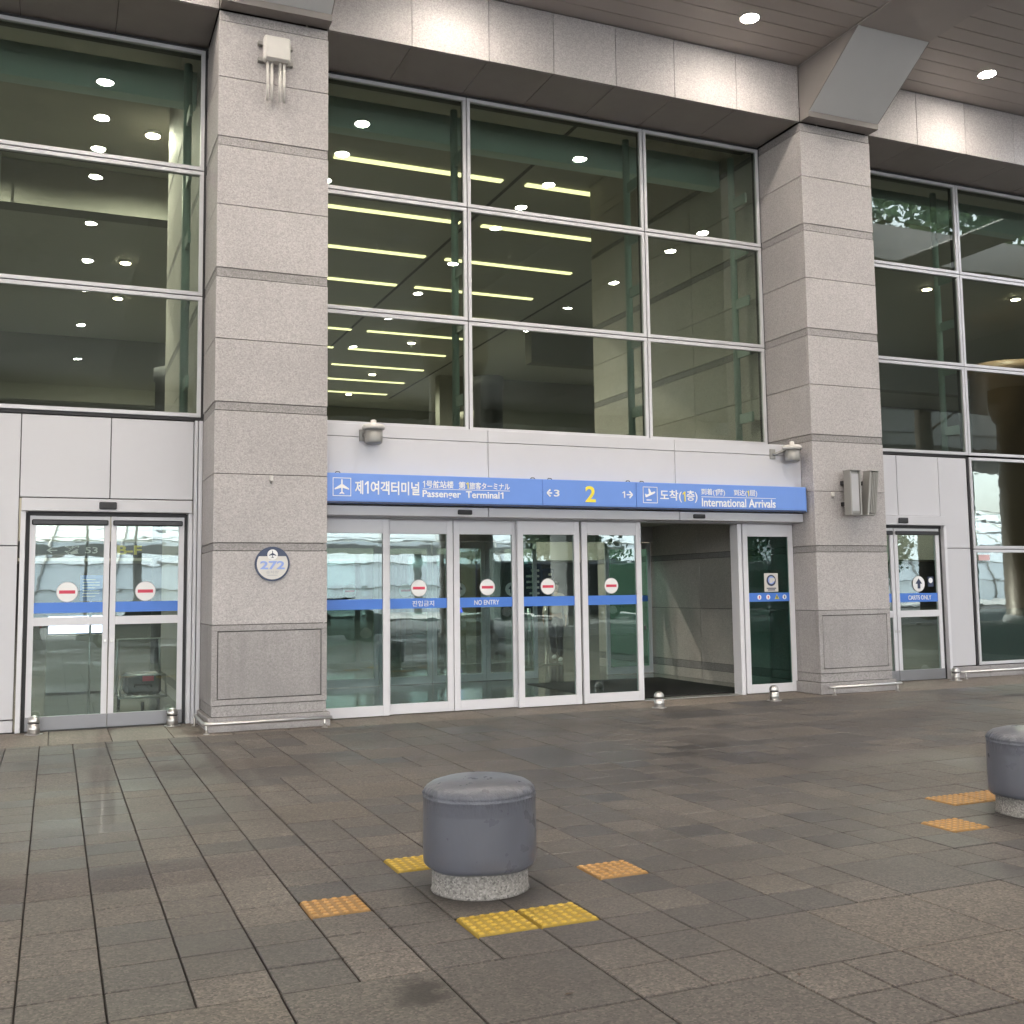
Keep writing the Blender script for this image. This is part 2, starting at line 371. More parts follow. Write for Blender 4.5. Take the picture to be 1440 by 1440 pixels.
def text(name, s, x0, x1, z0, z1, y, mat, parent, bold=0.0, th=.004, name2=None):
    cu = bpy.data.curves.new('txt', 'FONT'); cu.body = s; cu.size = 1; cu.offset = bold; cu.resolution_u = 3
    t = bpy.data.objects.new('txt', cu); col.objects.link(t)
    dg = bpy.context.evaluated_depsgraph_get(); me = bpy.data.meshes.new_from_object(t.evaluated_get(dg))
    bpy.data.objects.remove(t); bpy.data.curves.remove(cu)
    a = np.array([v.co[:] for v in me.vertices]); lo, hi = a.min(0), a.max(0)
    b = MB(); kx = (x1-x0)/max(1e-6, hi[0]-lo[0]); kz = (z1-z0)/max(1e-6, hi[1]-lo[1])
    V = [(x0+(p[0]-lo[0])*kx, y, z0+(p[1]-lo[1])*kz) for p in a]; n = len(V)
    F = [tuple(p.vertices) for p in me.polygons]; bpy.data.meshes.remove(me)
    ed = {}
    for f in F:
        for i in range(len(f)):
            e = (f[i], f[(i+1) % len(f)]); ed[tuple(sorted(e))] = None if tuple(sorted(e)) in ed else e
    V2 = V+[(p[0], y+th, p[2]) for p in V]
    b.add(V2, F+[(e[1], e[0], e[0]+n, e[1]+n) for e in ed.values() if e])
    return b.build(name, mat, parent)
def ring(b, x0, x1, z0, z1, wd, y0, y1, c=.003, mi=0):   # rectangular frame ring in the XZ plane
    b.cbox(x0, x1, y0, y1, z0, z0+wd, c, mi); b.cbox(x0, x1, y0, y1, z1-wd, z1, c, mi)
    b.cbox(x0, x0+wd, y0+.001, y1-.001, z0+wd-.001, z1-wd+.001, c, mi); b.cbox(x1-wd, x1, y0+.001, y1-.001, z0+wd-.001, z1-wd+.001, c, mi)
    return b

# ================================================================ GROUND
def structure(o): o['kind'] = 'structure'; return o
pv = structure(MB().box(-40, 70, -6, 13.98, -.2, -.018).build('pavement', 'mortar'))
tiles = []   # x0,x1,y0,y1,kind
U, V0, XB = .3225, 4.455, 1.515
YF = 12.64; PYH = (YF-V0)/26
tact = []
for kx, c1 in ((1, 'y'), (14, 'o')):
    X = [XB+U*(kx+i) for i in (-2, -1, 0, 1, 2, 3, 4)]; Yr = [V0+PYH*i for i in range(8)]
    tact += [(X[2], X[3], Yr[1], Yr[2], 'y'), (X[3], X[4], Yr[1], Yr[2], 'y'), (X[2], X[3], Yr[5], Yr[6], c1), (X[3], X[4], Yr[5], Yr[6], c1),
             ((XB-.315, XB, V0+.93, V0+1.24, 'o') if kx == 1 else (X[0], X[1], Yr[3], Yr[4], 'o')), (X[5], X[6], Yr[3], Yr[4], 'o')]
def blocked(x0, x1, y0, y1): return any(a < x1-.03 and b > x0+.03 and c < y1-.03 and d > y0+.03 for a, b, c, d, _ in tact)
def put(x0, x1, y0, y1, k='n'): tiles.append((x0, x1, y0, y1, k))
YF = 12.64
# narrow columns left of the bollard line
xs = [XB-.315]
while xs[-1] > -2.6: xs.append(xs[-1]-.326)
for i, x in enumerate(xs):
    x1 = XB if i == 0 else xs[i-1]
    y = V0; wide = 0
    while y < YF-.01:
        h = .31 if (y < 9.3 or rng.random() < .6) else .62
        if rng.random() < .08: h = .62
        y1 = min(y+h, YF)
        if y1-y > .05:
            if blocked(x, x1, y, y1) and h > .4: y1 = y+.31
            if not blocked(x, x1, y, y1): put(x, x1, y, y1, 'c')
        y = y1
# right-hand field: .632 cells, some split
ny = int(round((YF-V0)/(2*U))); py = (YF-V0)/ny
ci = 0; x = XB
while x < 19:
    y = V0
    for j in range(ny):
        y1 = y+py; x1 = x+2*U; q = rng.random()
        near = math.hypot(x+.3-2.1, y+.3-5.4) < 1.75 or math.hypot(x+.3-6.35, y+.3-5.4) < 1.75
        if near or q < .3 or (2.7 < x < 9 and y < 7 and q < .75):
            for a in range(2):
                for b in range(2):
                    t = (x+a*U, x+a*U+U, y+b*py/2, y+b*py/2+py/2)
                    if not blocked(*t): put(*t)
        elif q < .48: put(x, x1, y, y+py/2); put(x, x1, y+py/2, y1)
        elif q < .58: put(x, x+U, y, y1); put(x+U, x1, y, y1)
        else: put(x, x1, y, y1, 'p' if rng.random() < .45 else 'n')
        y = y1
    x += 2*U
# big square field towards the road
x = XB-2*U*4
while x < 12:
    y = V0
    while y > -5.9:
        y0 = y-2*U; q = rng.random()
        if q < .2: put(x, x+U, y0, y0+U); put(x+U, x+2*U, y0, y0+U); put(x, x+U, y0+U, y); put(x+U, x+2*U, y0+U, y)
        else: put(x, x+2*U, y0, y, 'p')
        y = y0
    x += 2*U
# pale border row at the foot of the facade
x = -2.6
while x < 19:
    put(x, x+.645, YF, 13.93, 'b'); x += .645
def px_area(t):
    c = [project(a, b, 0) for a, b in ((t[0], t[2]), (t[1], t[2]), (t[1], t[3]), (t[0], t[3]))]
    if any(p is None for p in c): return 0
    A = .5*abs(sum(c[i][0]*c[(i+1) % 4][1]-c[(i+1) % 4][0]*c[i][1] for i in range(4)))
    cx = sum(p[0] for p in c)/4; cyy = sum(p[1] for p in c)/4
    return A if -40 < cx < 1480 and 900 < cyy < 1500 else A*1e-4
order = sorted(range(len(tiles)), key=lambda i: -px_area(tiles[i]))
G = .0036; cache = {}
rest = MB()
for rank, i in enumerate(order):
    x0, x1, y0, y1, k = tiles[i]; dz = rng.uniform(-.0016, .0016)
    if rank < 300:
        key = (round(x1-x0, 3), round(y1-y0, 3), k)
        if key not in cache:
            gx, gy = (.0034, .0028) if k == 'c' else (G, G); b = MB().cbox(-(x1-x0)/2+gx, (x1-x0)/2-gx, -(y1-y0)/2+gy, (y1-y0)/2-gy, -.03, 0, .004)
            o = b.build('paving_tile', {'n': 'paver', 'c': 'paver', 'p': 'paver_pink', 'b': 'paver_pale'}[k], pv, origin=(0, 0, 0)); cache[key] = o.data
        else: o = link('paving_tile', cache[key], (0, 0, 0), pv)
        pl = WL[pv.name]; o.location = ((x0+x1)/2-pl[0], (y0+y1)/2-pl[1], dz-pl[2])
        o.rotation_euler = (rng.uniform(-.0022, .0022), rng.uniform(-.0022, .0022), rng.uniform(-.001, .001))
    else:
        if k == 'b' : rest.cbox(x0+G, x1-G, y0+G, y1-G, -.03, dz, .004, 1)
        else: rest.cbox(x0+G, x1-G, y0+G, y1-G, -.03, dz, .004, 0)
o = rest.build('paving_tile', ['paver_rest', 'paver_pale'], pv); o['kind'] = 'stuff'
# tactile tiles: one dimpled sheet each
def tactile_mesh(mat):
    n, k = 36, 6; s = .305; b = MB(); vs = []
    for j in range(n+1):
        for i in range(n+1):
            x, y = (i/n-.5)*s, (j/n-.5)*s
            u, v = ((i/n*k) % 1)-.5, ((j/n*k) % 1)-.5; r = math.hypot(u, v)
            z = .002 if i in (0, n) or j in (0, n) else .003+.006*max(0, min(1, (.37-r)/.13))
            if i in (0, n) or j in (0, n): z = -.01
            vs.append((x, y, z))
    b.add(vs, [(j*(n+1)+i, j*(n+1)+i+1, (j+1)*(n+1)+i+1, (j+1)*(n+1)+i) for j in range(n) for i in range(n)])
    me = b.build('tactile_tile', mat, pv, origin=(0, 0, 0)); d = me.data; bpy.data.objects.remove(me); return d
TM = {'y': tactile_mesh('tactile_y'), 'o': tactile_mesh('tactile_o')}
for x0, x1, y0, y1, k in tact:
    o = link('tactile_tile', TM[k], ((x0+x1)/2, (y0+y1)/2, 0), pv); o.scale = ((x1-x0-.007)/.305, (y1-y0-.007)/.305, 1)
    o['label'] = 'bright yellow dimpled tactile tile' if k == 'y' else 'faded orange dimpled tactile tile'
# little leaf scraps lying on the paving
for i in range(9):
    x, y = rng.uniform(1.6, 6.5), rng.uniform(3.6, 9); a = rng.uniform(0, 6)
    b = MB(); L = rng.uniform(.02, .035)
    pts = [(-L, 0), (-.3*L, .4*L), (L, 0), (-.2*L, -.35*L)]
    b.add([(x+p*math.cos(a)-q*math.sin(a), y+p*math.sin(a)+q*math.cos(a), .004+.006*abs(q)/L) for p, q in pts], [(0, 1, 2, 3)])
    tag(b.build('fallen_leaf', 'bark'), 'small dried leaf lying on the paving tiles', 'leaf', 'dried leaves on the paving')
# road, far side
structure(MB().box(-120, 160, -32, -6.15, -.35, -.13).build('road', 'asphalt'))
structure(MB().box(-40, 70, -6.15, -6, -.3, .0).build('kerb', 'concrete'))
structure(MB().box(-120, 160, -44, -32.002, -.35, .0).build('traffic_island', 'concrete'))
structure(MB().box(-600, 600, -600, 400, -.8, -.4).build('ground', 'concrete'))
for k in range(14):
    structure(MB().box(-60+k*9, -56+k*9, -14.08, -13.94, -.13, -.126).build('road_marking', 'paint'))

# ================================================================ TERMINAL BUILDING
tb = thing('terminal_building', (6.715, 13.9, 0), 'airport terminal front with granite pillars, tall tinted windows and sliding glass doors', 'building')
YP = 12.85
BANDS = [(.17, .30), (2.09, 2.185), (3.755, 3.86), (5.37, 5.485), (7.0, 7.115), (8.57, 8.66)]
COURSE = [(0, .17, 'l'), (.17, .30, 'b'), (.30, 1.225, 'p'), (1.225, 2.09, 's'), (2.09, 2.185, 'b'), (2.185, 3.0, 's'), (3.0, 3.755, 's'), (3.755, 3.86, 'b'), (3.86, 4.62, 's'), (4.62, 5.37, 's'), (5.37, 5.485, 'b'), (5.485, 6.265, 's'), (6.265, 7.0, 's'), (7.0, 7.115, 'b'), (7.115, 7.86, 's'), (7.86, 8.57, 's'), (8.57, 8.7, 'b')]
J = .0035
def pillar(x0, x1, depth=14.05):
    core = MB().box(x0+.04, x1-.04, YP+.04, depth, 0, 8.7).build('pillar', 'joint', tb)
    for z0, z1, k in COURSE:
        ins = {'b': .006, 'l': -.035, 's': 0, 'p': 0}[k]; mt = {'b': 'granite_band', 's': 'granite', 'p': 'granite_base', 'l': 'granite_base'}[k]
        nm = {'b': 'granite_band', 'l': 'granite_plinth'}.get(k, 'granite_slab')
        a0, a1, y0 = x0+ins, x1-ins, YP+ins
        if k == 'p':
            MB().cbox(a0, a1, y0, y0+.06, z0+J, .365, .003).build(nm, mt, core); MB().cbox(a0, a1, y0, y0+.06, 1.155, z1-J, .003).build(nm, mt, core)
            MB().cbox(a0, a0+.065, y0+.001, y0+.06, .366, 1.154, .002).build(nm, mt, core); MB().cbox(a1-.065, a1, y0+.001, y0+.06, .366, 1.154, .002).build(nm, mt, core)
            MB().cbox(a0+.075, a1-.075, y0+.004, y0+.05, .376, 1.144, .003).build('access_panel', 'granite_base', core)
        else: MB().cbox(a0, a1, y0, y0+.06, z0+J, z1-J, .004).build(nm, mt, core)
        MB().cbox(a0, a0+.05, y0+.0605, depth-.02, z0+J, z1-J, .004).build(nm, mt, core)
        MB().cbox(a1-.05, a1, y0+.0605, depth-.02, z0+J, z1-J, .004).build(nm, mt, core)
    return core
P1 = pillar(1.69, 3.04); P2 = pillar(10.39, 11.74); pillar(-7.01, -5.66); pillar(19.09, 20.44)
# lintel with granite slabs, and the soffit of the window reveal
ZC = 9.6
def lintel(x0, x1, joints):
    core = MB().box(x0+.002, x1-.002, YP+.05, 14.3, 8.76, 9.62).build('lintel', 'joint', tb)
    e = [x0]+joints+[x1]
    for a, b in zip(e, e[1:]):
        MB().cbox(a+J, b-J, YP, YP+.048, 8.712, ZC-.004, .003).build('granite_slab', 'granite', core)
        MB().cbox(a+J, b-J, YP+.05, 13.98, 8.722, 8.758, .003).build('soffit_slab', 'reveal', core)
lintel(3.04, 10.39, [4.15, 5.24, 6.21, 7.19, 8.16, 9.24])
lintel(-6.95, 1.69, [-5.9, -4.85, -3.8, -2.7, -1.6, -.55, .55])
lintel(11.74, 20.4, [12.75, 13.8, 14.9, 15.95, 17, 18.1, 19.2])
# canopy
HX0, HX1, HY0, HY1 = 15.4, 24, 7.7, 11.7
can = MB()
for x0, x1, y0, y1 in ((-42, HX0, -16, 14.34), (HX0, HX1, -16, HY0), (HX0, HX1, HY1, 14.34), (HX1, 30, -16, 14.34), (30, 72, -10, 14.34)):
    can.box(x0, x1, y0, y1, ZC+.03, ZC+.9)
canopy = can.build('canopy', 'soffit_flat', tb)
BX = [(-7.01, -5.66), (1.69, 3.04), (10.39, 11.74), (19.09, 20.44), (27.79, 29.14)]
PW = .3
stuff = MB()
def planks(x0, x1, ya, yb, single):
    y = ya
    while y > yb+.01:
        b = MB() if single else stuff
        b.cbox(x0+.004, x1-.004, y-PW+.0035, y-.0035, ZC+.002, ZC+.03, .005)
        if single: b.build('soffit_plank', 'soffit', canopy)
        y -= PW
for x0, x1 in ((3.04, 10.39), (11.74, HX0), (-5.66, 1.69)): planks(x0, x1, YP, 5.95, True); planks(x0, x1, 5.95, -15.8, False)
planks(20.44, 27.79, 7.6, -15.8, False); planks(HX0, 19.09, 7.6, -15.8, False); planks(-15, -7.01, YP, -15.8, False)
o = stuff.build('soffit_plank', 'soffit', canopy); o['kind'] = 'stuff'
for x0, x1 in BX: MB().cbox(x0+.006, x1-.006, -15.9, YP-.003, ZC-.012, ZC+.028, .005).build('beam_soffit', 'soffit_flat', canopy)
for x0, x1 in BX[0:4]:
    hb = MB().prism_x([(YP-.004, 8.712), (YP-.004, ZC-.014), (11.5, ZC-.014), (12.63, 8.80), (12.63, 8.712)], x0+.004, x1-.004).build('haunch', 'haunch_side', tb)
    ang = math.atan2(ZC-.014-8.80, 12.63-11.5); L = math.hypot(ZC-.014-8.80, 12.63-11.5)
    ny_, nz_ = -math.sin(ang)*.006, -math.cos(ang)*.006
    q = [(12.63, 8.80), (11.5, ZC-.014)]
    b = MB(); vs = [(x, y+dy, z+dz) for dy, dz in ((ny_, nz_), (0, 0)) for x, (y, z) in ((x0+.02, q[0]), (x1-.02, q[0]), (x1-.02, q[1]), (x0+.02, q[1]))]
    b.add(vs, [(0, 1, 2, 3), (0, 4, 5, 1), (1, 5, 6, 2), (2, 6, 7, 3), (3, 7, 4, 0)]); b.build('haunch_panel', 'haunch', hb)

# --- windows: dark backing grid, each pane with its own aluminium ring
YG = 13.9
def window_wall(xl, zl, skip=(), films=(), glass='win'):
    g = MB(); e = .035
    for x in xl: g.box(x-e, x+e, YG+.012, YG+.13, zl[0]-e, zl[-1]+e)
    for z in zl: g.box(xl[0]-e, xl[-1]+e, YG+.014, YG+.128, z-e, z+e)
    ww = g.build('window_wall', 'gasket', tb)
    for i in range(len(xl)-1):
        for j in range(len(zl)-1):
            if (i, j) in skip: continue
            a, b, c, d = xl[i]+.007, xl[i+1]-.007, zl[j]+.007, zl[j+1]-.007
            ring(MB(), a, b, c, d, .05, YG-.012, YG+.05).build('pane_frame', 'frame', ww)
            MB().box(a+.04, b-.04, YG+.018, YG+.03, c+.04, d-.04).build('pane', 'film' if (i, j) in films else glass, ww)
    for x in xl[1:-1] if len(xl) > 2 else []: pass
    return ww
ZL = [3.812, 5.385, 7.04, 8.675]
wc = window_wall([3.06, 5.30, 8.21, 10.37], ZL)
wl = window_wall([-5.64, -3.5, -1.3, 1.665], ZL)
wr = window_wall([11.76, 14.60, 17.4, 19.0], ZL)
def posts(ww, xl):
    for x in xl:
        MB().tube([(x, 14.42, 3.7), (x, 14.42, 8.7)], .055, 12).build('wind_post', 'post', ww)
        for z in (4.3, 5.385, 6.2, 7.04, 7.9): MB().cbox(x-.02, x+.02, 14.03, 14.4, z-.08, z+.08, .004).build('post_bracket', 'post', ww)
posts(wc, [5.30, 8.21, 10.2]); posts(wl, [1.5]); posts(wr, [14.6, 17.4])
# trim beside the left and right bays
for x0, x1 in ((1.585, 1.625), (1.635, 1.685)):
    MB().cbox(x0, x1, YG-.04, YG+.1, 0, 3.77, .004).build('edge_trim', 'frame', tb)
# --- left bay: white panels, side door
YD = 13.98
def panel(x0, x1, z0, z1, y=YG+.01, nm='wall_panel'):
    return MB().cbox(x0+.005, x1-.005, y, y+.05, z0+.005, z1-.005, .004).build(nm, 'panel', tb)
MB().box(-5.66, 1.69, YG+.062, YG+.1, 2.76, 3.79).build('panel_backing', 'joint', tb)
MB().box(-5.66, -.405, YG+.062, YG+.1, .02, 2.76).build('panel_backing', 'joint', tb)
panel(-.405, .6, 2.765, 3.765); panel(.6, 1.58, 2.765, 3.765)
panel(-1.35, -.405, 2.185, 3.765); panel(-1.35, -.405, .16, 2.185); panel(-1.35, -.405, .01, .155)
panel(-2.3, -1.355, .16, 3.765)
for a, b in ((-3.4, -2.305), (-4.5, -3.405), (-5.65, -4.505)): panel(a, b, .16, 3.765)
for a, b in ((-3.4, -1.355), (-5.65, -3.405)): panel(a, b, .01, .155)
def leaf(name, x0, x1, y0, y1, z0, z1, stile, top, bot, mid=None, kick=False, glass='doorglass', bar=False):
    b = MB()
    b.cbox(x0, x0+stile, y0, y1, z0, z1, .003); b.cbox(x1-stile, x1, y0, y1, z0, z1, .003)
    b.cbox(x0+stile-.001, x1-stile+.001, y0+.001, y1-.001, z1-top, z1-.001, .003)
    if not kick: b.cbox(x0+stile-.001, x1-stile+.001, y0+.001, y1-.001, z0+.001, z0+bot, .003)
    if mid: b.cbox(x0+stile-.001, x1-stile+.001, y0+.001, y1-.001, mid[0], mid[1], .003)
    d = b.build(name, 'door_frame', tb)
    if kick: MB().cbox(x0-.004, x1+.004, y0-.006, y1, z0, z0+bot, .003).build('kick_plate', 'kick', d)
    zz = [(z0+bot, mid[0]), (mid[1], z1-top)] if mid else [(z0+bot, z1-top)]
    for a, c in zz: MB().box(x0+stile-.006, x1-stile+.006, (y0+y1)/2-.005, (y0+y1)/2+.005, a-.006, c+.006).build('pane', glass, d)
    if bar: MB().cbox(x0+.02, x1-.02, y0-.035, y0-.002, z1-top-.012, z1-top+.055, .012).build('cover_bar', 'darkbar', d)
    return d
def stripe(d, x0, x1, y, z0, z1): return MB().box(x0, x1, y-.004, y-.001, z0, z1).build('blue_stripe', 'stripe', d)
def no_entry(d, x, z, y, r=.1):
    b = MB().disc_y(x, y-.006, z, r, .003, 32, 0); b.disc_y(x, y-.0055, z, r*1.06, .002, 32, 2); b.box(x-r*.78, x+r*.78, y-.0085, y-.0062, z-r*.17, z+r*.17, 1)
    return b.build('no_entry_sticker', ['white', 'red', 'grey_print'], d)
def arrow_up(d, x, z, y, r=.1):
    b = MB().disc_y(x, y-.006, z, r, .003, 32, 0)
    b.prism_y([(x-.22*r, z-.6*r), (x+.22*r, z-.6*r), (x+.22*r, z+.02*r), (x+.55*r, z+.02*r), (x, z+.7*r), (x-.55*r, z+.02*r), (x-.22*r, z+.02*r)], y-.0085, y-.0062, 1)
    return b.build('arrow_sticker', ['white', 'navy'], d)
def header(x0, x1, y0, y1, z0, z1, sx, mat='panel'):
    h = MB().cbox(x0, x1, y0, y1, z0, z1, .006).build('door_header', mat, tb)
    for s in sx:
        b = MB().cbox(s-.1, s+.1, y0-.035, y0-.001, z0+.03, z1-.035, .01).cbox(s-.075, s+.075, y0-.039, y0-.034, z0+.05, z1-.055, .003, 1)
        b.build('door_sensor', ['darkbar', 'gasket'], h)
    return h
# left side door
header(-.38, 1.57, YD-.1, YD+.12, 2.6, 2.755, [.58])
MB().box(-.31, 1.51, YD+.01, YD+.08, 2.55, 2.6).build('door_track', 'gasket', tb)
for x0, x1 in ((-.385, -.33), (1.53, 1.578)): MB().cbox(x0, x1, YD-.07, YD+.12, 0, 2.599, .004).build('door_jamb', 'door_frame', tb)
for x0, x1 in ((-.328, -.285), (1.49, 1.529)): MB().box(x0, x1, YD+.02, YD+.1, 0, 2.59).build('door_gap', 'gasket', tb)
for x0, x1, sgn in ((-.283, .613, 1), (.627, 1.488, -1)):
    d = leaf('side_door', x0, x1, YD, YD+.05, .01, 2.55, .065, .1, .16, (1.235, 1.335), True, bar=True)
    stripe(d, x0+.065, x1-.065, YD+.018, 1.385, 1.51); no_entry(d, (x0+x1)/2-.02, 1.635, YD+.016, .115)
    hx = x1-.03 if sgn > 0 else x0+.03
    MB().cbox(hx-.018, hx+.018, YD-.012, YD-.001, 1.02, 1.06, .003).build('lock', 'steel', d)
# right bay: panels, cart door, tall window
MB().box(11.74, 14.56, YG+.062, YG+.1, 2.72, 3.79).build('panel_backing', 'joint', tb)
MB().box(13.95, 14.56, YG+.062, YG+.1, .02, 2.72).build('panel_backing', 'joint', tb)
panel(11.745, 12.98, 2.74, 3.765); panel(12.98, 13.9, 2.74, 3.765)
panel(13.9, 14.545, 2.2, 3.765); panel(13.97, 14.545, .2, 2.2)
header(11.78, 13.93, YG-.08, YG+.12, 2.58, 2.735, [12.98])
MB().box(11.8, 13.9, YG+.02, YG+.09, 2.53, 2.58).build('door_track', 'gasket', tb)
MB().box(13.845, 13.9, YG+.03, YG+.1, 0, 2.57).build('door_gap', 'gasket', tb)
MB().cbox(13.902, 13.962, YG-.05, YG+.12, 0, 2.579, .004).build('door_jamb', 'door_frame', tb)
for x0, x1 in ((11.82, 12.845), (12.86, 13.84)):
    d = leaf('side_door', x0, x1, YG+.01, YG+.06, .01, 2.53, .075, .1, .17, (1.05, 1.16), True, bar=True)
    stripe(d, x0+.075, x1-.075, YG+.028, 1.2, 1.335) if 0 else stripe(d, x0+.075, x1-.075, YG+.028, 1.30, 1.445)
    if x0 > 12.8:
        arrow_up(d, 13.36, 1.6, YG+.026, .13); text('lettering', 'CARTS ONLY', 13.12, 13.62, 1.335, 1.41, YG+.019, 'white', d, .012)
        b = MB().box(13.56, 13.68, YG+.018, YG+.022, 1.55, 1.72, 0).disc_y(13.62, YG+.016, 1.655, .045, .003, 20, 1); b.build('notice_sticker', ['navy', 'white'], d)
    MB().cbox((x1-.035 if x0 < 12.8 else x0+.02)-.012, (x1-.035 if x0 < 12.8 else x0+.02)+.024, YG-.003, YG+.009, .8, .84, .003).build('lock', 'steel', d)
window_wall([14.60, 17.4, 19.0], [.2, 2.185, 3.79], glass='doorglass')
MB().cbox(14.68, 17.33, YG+.034, YG+.038, .27, 1.15, .001).build('frosted_film', 'film', tb)
MB().cbox(14.72, 14.98, YG+.008, YG+.012, 1.99, 2.09, .001).build('notice_sticker', ['pink'], tb)
for k in range(6): MB().cbox(13.98+k*.85+.004, 13.98+k*.85+.846, YG-.02, YG+.1, .002, .19, .004).build('plinth_slab', 'granite_base', tb)

# --- centre portal: white box, header, sliding doors
YB = 13.12
MB().box(3.045, 10.385, YB+.06, 13.88, 2.685, 3.70).build('portal_box', 'joint', tb)
for a, b in ((3.045, 5.27), (5.27, 8.16), (8.16, 10.385)):
    MB().cbox(a+.004, b-.004, YB, YB+.055, 2.69, 3.545, .004).build('wall_panel', 'panel', tb)
    MB().cbox(a+.004, b-.004, YB, YB+.055, 3.552, 3.715, .004).build('wall_panel', 'panel', tb)
MB().box(3.045, 10.385, YB+.056, 13.885, 3.702, 3.72).build('portal_cap', 'frame', tb)
for a, b, sx in ((3.045, 5.255, [4.92]), (5.262, 8.20, []), (8.207, 10.375, [8.52])): header(a, b, YB-.02, YB+.2, 2.55, 2.675, sx)
MB().box(3.045, 10.385, 13.33, 13.62, 2.535, 2.685).build('door_track', 'frame', tb)
FY, RY = 13.38, 13.46
def sdoor(x0, x1, y, sticker=None, glass='doorglass'):
    d = leaf('sliding_door', x0, x1, y, y+.055, .012, 2.532, .085, .19, .13, glass=glass)
    stripe(d, x0+.085, x1-.085, y+.021, 1.365, 1.495)
    if sticker is not None: no_entry(d, sticker, 1.63, y+.018, .105)
    return d
sdoor(3.05, 3.98, FY); d2 = sdoor(3.93, 4.885, RY, 4.41); d3 = sdoor(4.895, 5.83, RY, 5.38); sdoor(5.79, 6.735, FY, 6.245); sdoor(6.77, 7.72, FY, 7.23)
text('lettering', '진입금지', 4.32, 4.62, 1.39, 1.465, RY+.013, 'white', d2, .005); text('lettering', 'NO ENTRY', 5.19, 5.55, 1.395, 1.46, RY+.013, 'white', d3, .006)
MB().cbox(9.375, 9.445, FY+.0, FY+.2, .0, 2.53, .004).build('door_jamb', 'door_frame', tb)
d6 = sdoor(9.465, 10.38, FY, None, 'openglass')
b = MB().box(9.84, 10.09, FY+.012, FY+.016, 1.51, 1.79, 0).disc_y(9.965, FY+.010, 1.68, .085, .003, 28, 1).disc_y(9.965, FY+.008, 1.685, .06, .003, 28, 2).box(9.93, 9.985, FY+.005, FY+.009, 1.64, 1.72, 0).disc_y(10.0, FY+.004, 1.69, .03, .003, 16, 0)
for k in range(2): b.box(9.88+.02*k, 10.05-.02*k, FY+.009, FY+.0125, 1.555-.025*k, 1.57-.025*k, 1)
b.build('notice_sticker', ['cast_white', 'navy', 'paleblue'], d6)
for k, x in enumerate((9.74, 9.9, 10.06, 10.2)):
    b = MB()
    if k == 2: b.prism_y([(x-.04, 1.4), (x+.04, 1.4), (x, 1.47)], FY+.010, FY+.013, 0)
    else: b.disc_y(x, FY+.010, 1.43, .036, .003, 20, 0)
    b.box(x-.008, x+.008, FY+.007, FY+.0101, 1.41, 1.45, 1); b.build('notice_sticker', [('white', 'white', 'yellow', 'white')[k], ('red', 'red', 'navy', 'navy')[k]], d6)
MB().cbox(7.73, 9.37, FY, FY+.15, .001, .012, .003).build('threshold', 'steel', tb)
MB().cbox(7.745, 7.775, FY-.0, FY+.02, 1.0, 1.06, .004).build('lock', 'darkbar', tb)

# --- inside: floor, ceilings, stone walls, inner doors
MB().box(-14, 62, 14.1, 60, -.12, .004).box(3.04, 10.39, 13.6, 14.1, -.12, .003).build('hall_floor', 'hall_floor', tb)
hc = MB().box(-14, 62, 14.35, 60, 10.2, 10.5).build('hall_ceiling', 'hall_ceiling', tb)
MB().box(-14, 62, 60, 60.4, 0, 10.2).build('hall_wall', 'hall_dark', tb)
MB().box(-14.3, -14, 14.1, 60, 0, 10.2).build('hall_wall', 'hall_wall', tb)
MB().box(62, 62.3, 14.1, 60, 0, 10.2).build('hall_wall', 'hall_wall', tb)
for x0, x1 in ((-6.9, 1.68), (3.05, 10.38), (11.75, 22)):
    MB().cbox(x0, x1, 15.0, 15.25, 8.43, 8.9, .01).build('bulkhead', 'bulk', tb)
    MB().box(x0, x1, 14.3, 14.36, 8.76, 10.2).build('bulkhead', 'hall_dark', tb)
def inner_wall(x0, x1, y1):
    core = MB().box(x0+.03, x1-.03, 14.06, y1-.03, 0, 10.19).build('inner_wall', 'joint', tb)
    zz = [0, .17, .3, 1.225, 2.09, 2.185, 3.0, 3.755, 3.86, 4.62, 5.37, 5.485, 6.265, 7, 7.115, 7.86, 8.57, 8.66, 9.4, 10.18]
    for a, b in zip(zz, zz[1:]):
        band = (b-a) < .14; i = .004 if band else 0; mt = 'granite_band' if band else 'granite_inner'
        ys = [14.06, 16.0, 17.9, y1-.031]
        for p, q in zip(ys, ys[1:]):
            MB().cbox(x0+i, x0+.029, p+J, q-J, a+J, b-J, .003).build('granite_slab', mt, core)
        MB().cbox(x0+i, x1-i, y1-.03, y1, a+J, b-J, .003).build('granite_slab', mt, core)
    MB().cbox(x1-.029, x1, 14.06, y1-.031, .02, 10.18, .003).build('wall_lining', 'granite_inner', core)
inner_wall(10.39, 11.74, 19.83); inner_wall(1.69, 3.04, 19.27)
MB().box(3.045, 10.385, 13.9, 17.55, 2.74, 3.0).build('vestibule_ceiling', 'hall_ceiling', tb)
MB().box(3.045, 10.385, 17.55, 17.75, 2.45, 3.0).build('vestibule_header', 'panel', tb)
IY = 17.62
for i, (x0, x1) in enumerate(((3.06, 4.05), (4.06, 5.05), (5.06, 6.0), (6.02, 7.0), (7.01, 8.0), (9.4, 10.37))):
    d = leaf('inner_door', x0, x1, IY, IY+.05, .012, 2.44, .075, .12, .13, glass='openglass' if i == 5 else 'doorglass')
    if i in (1, 2): no_entry(d, (x0+x1)/2, 1.6, IY+.018, .11)
    if i in (3, 4): arrow_up(d, (x0+x1)/2, 1.6, IY+.018, .12)
    stripe(d, x0+.075, x1-.075, IY+.02, 1.34, 1.45)
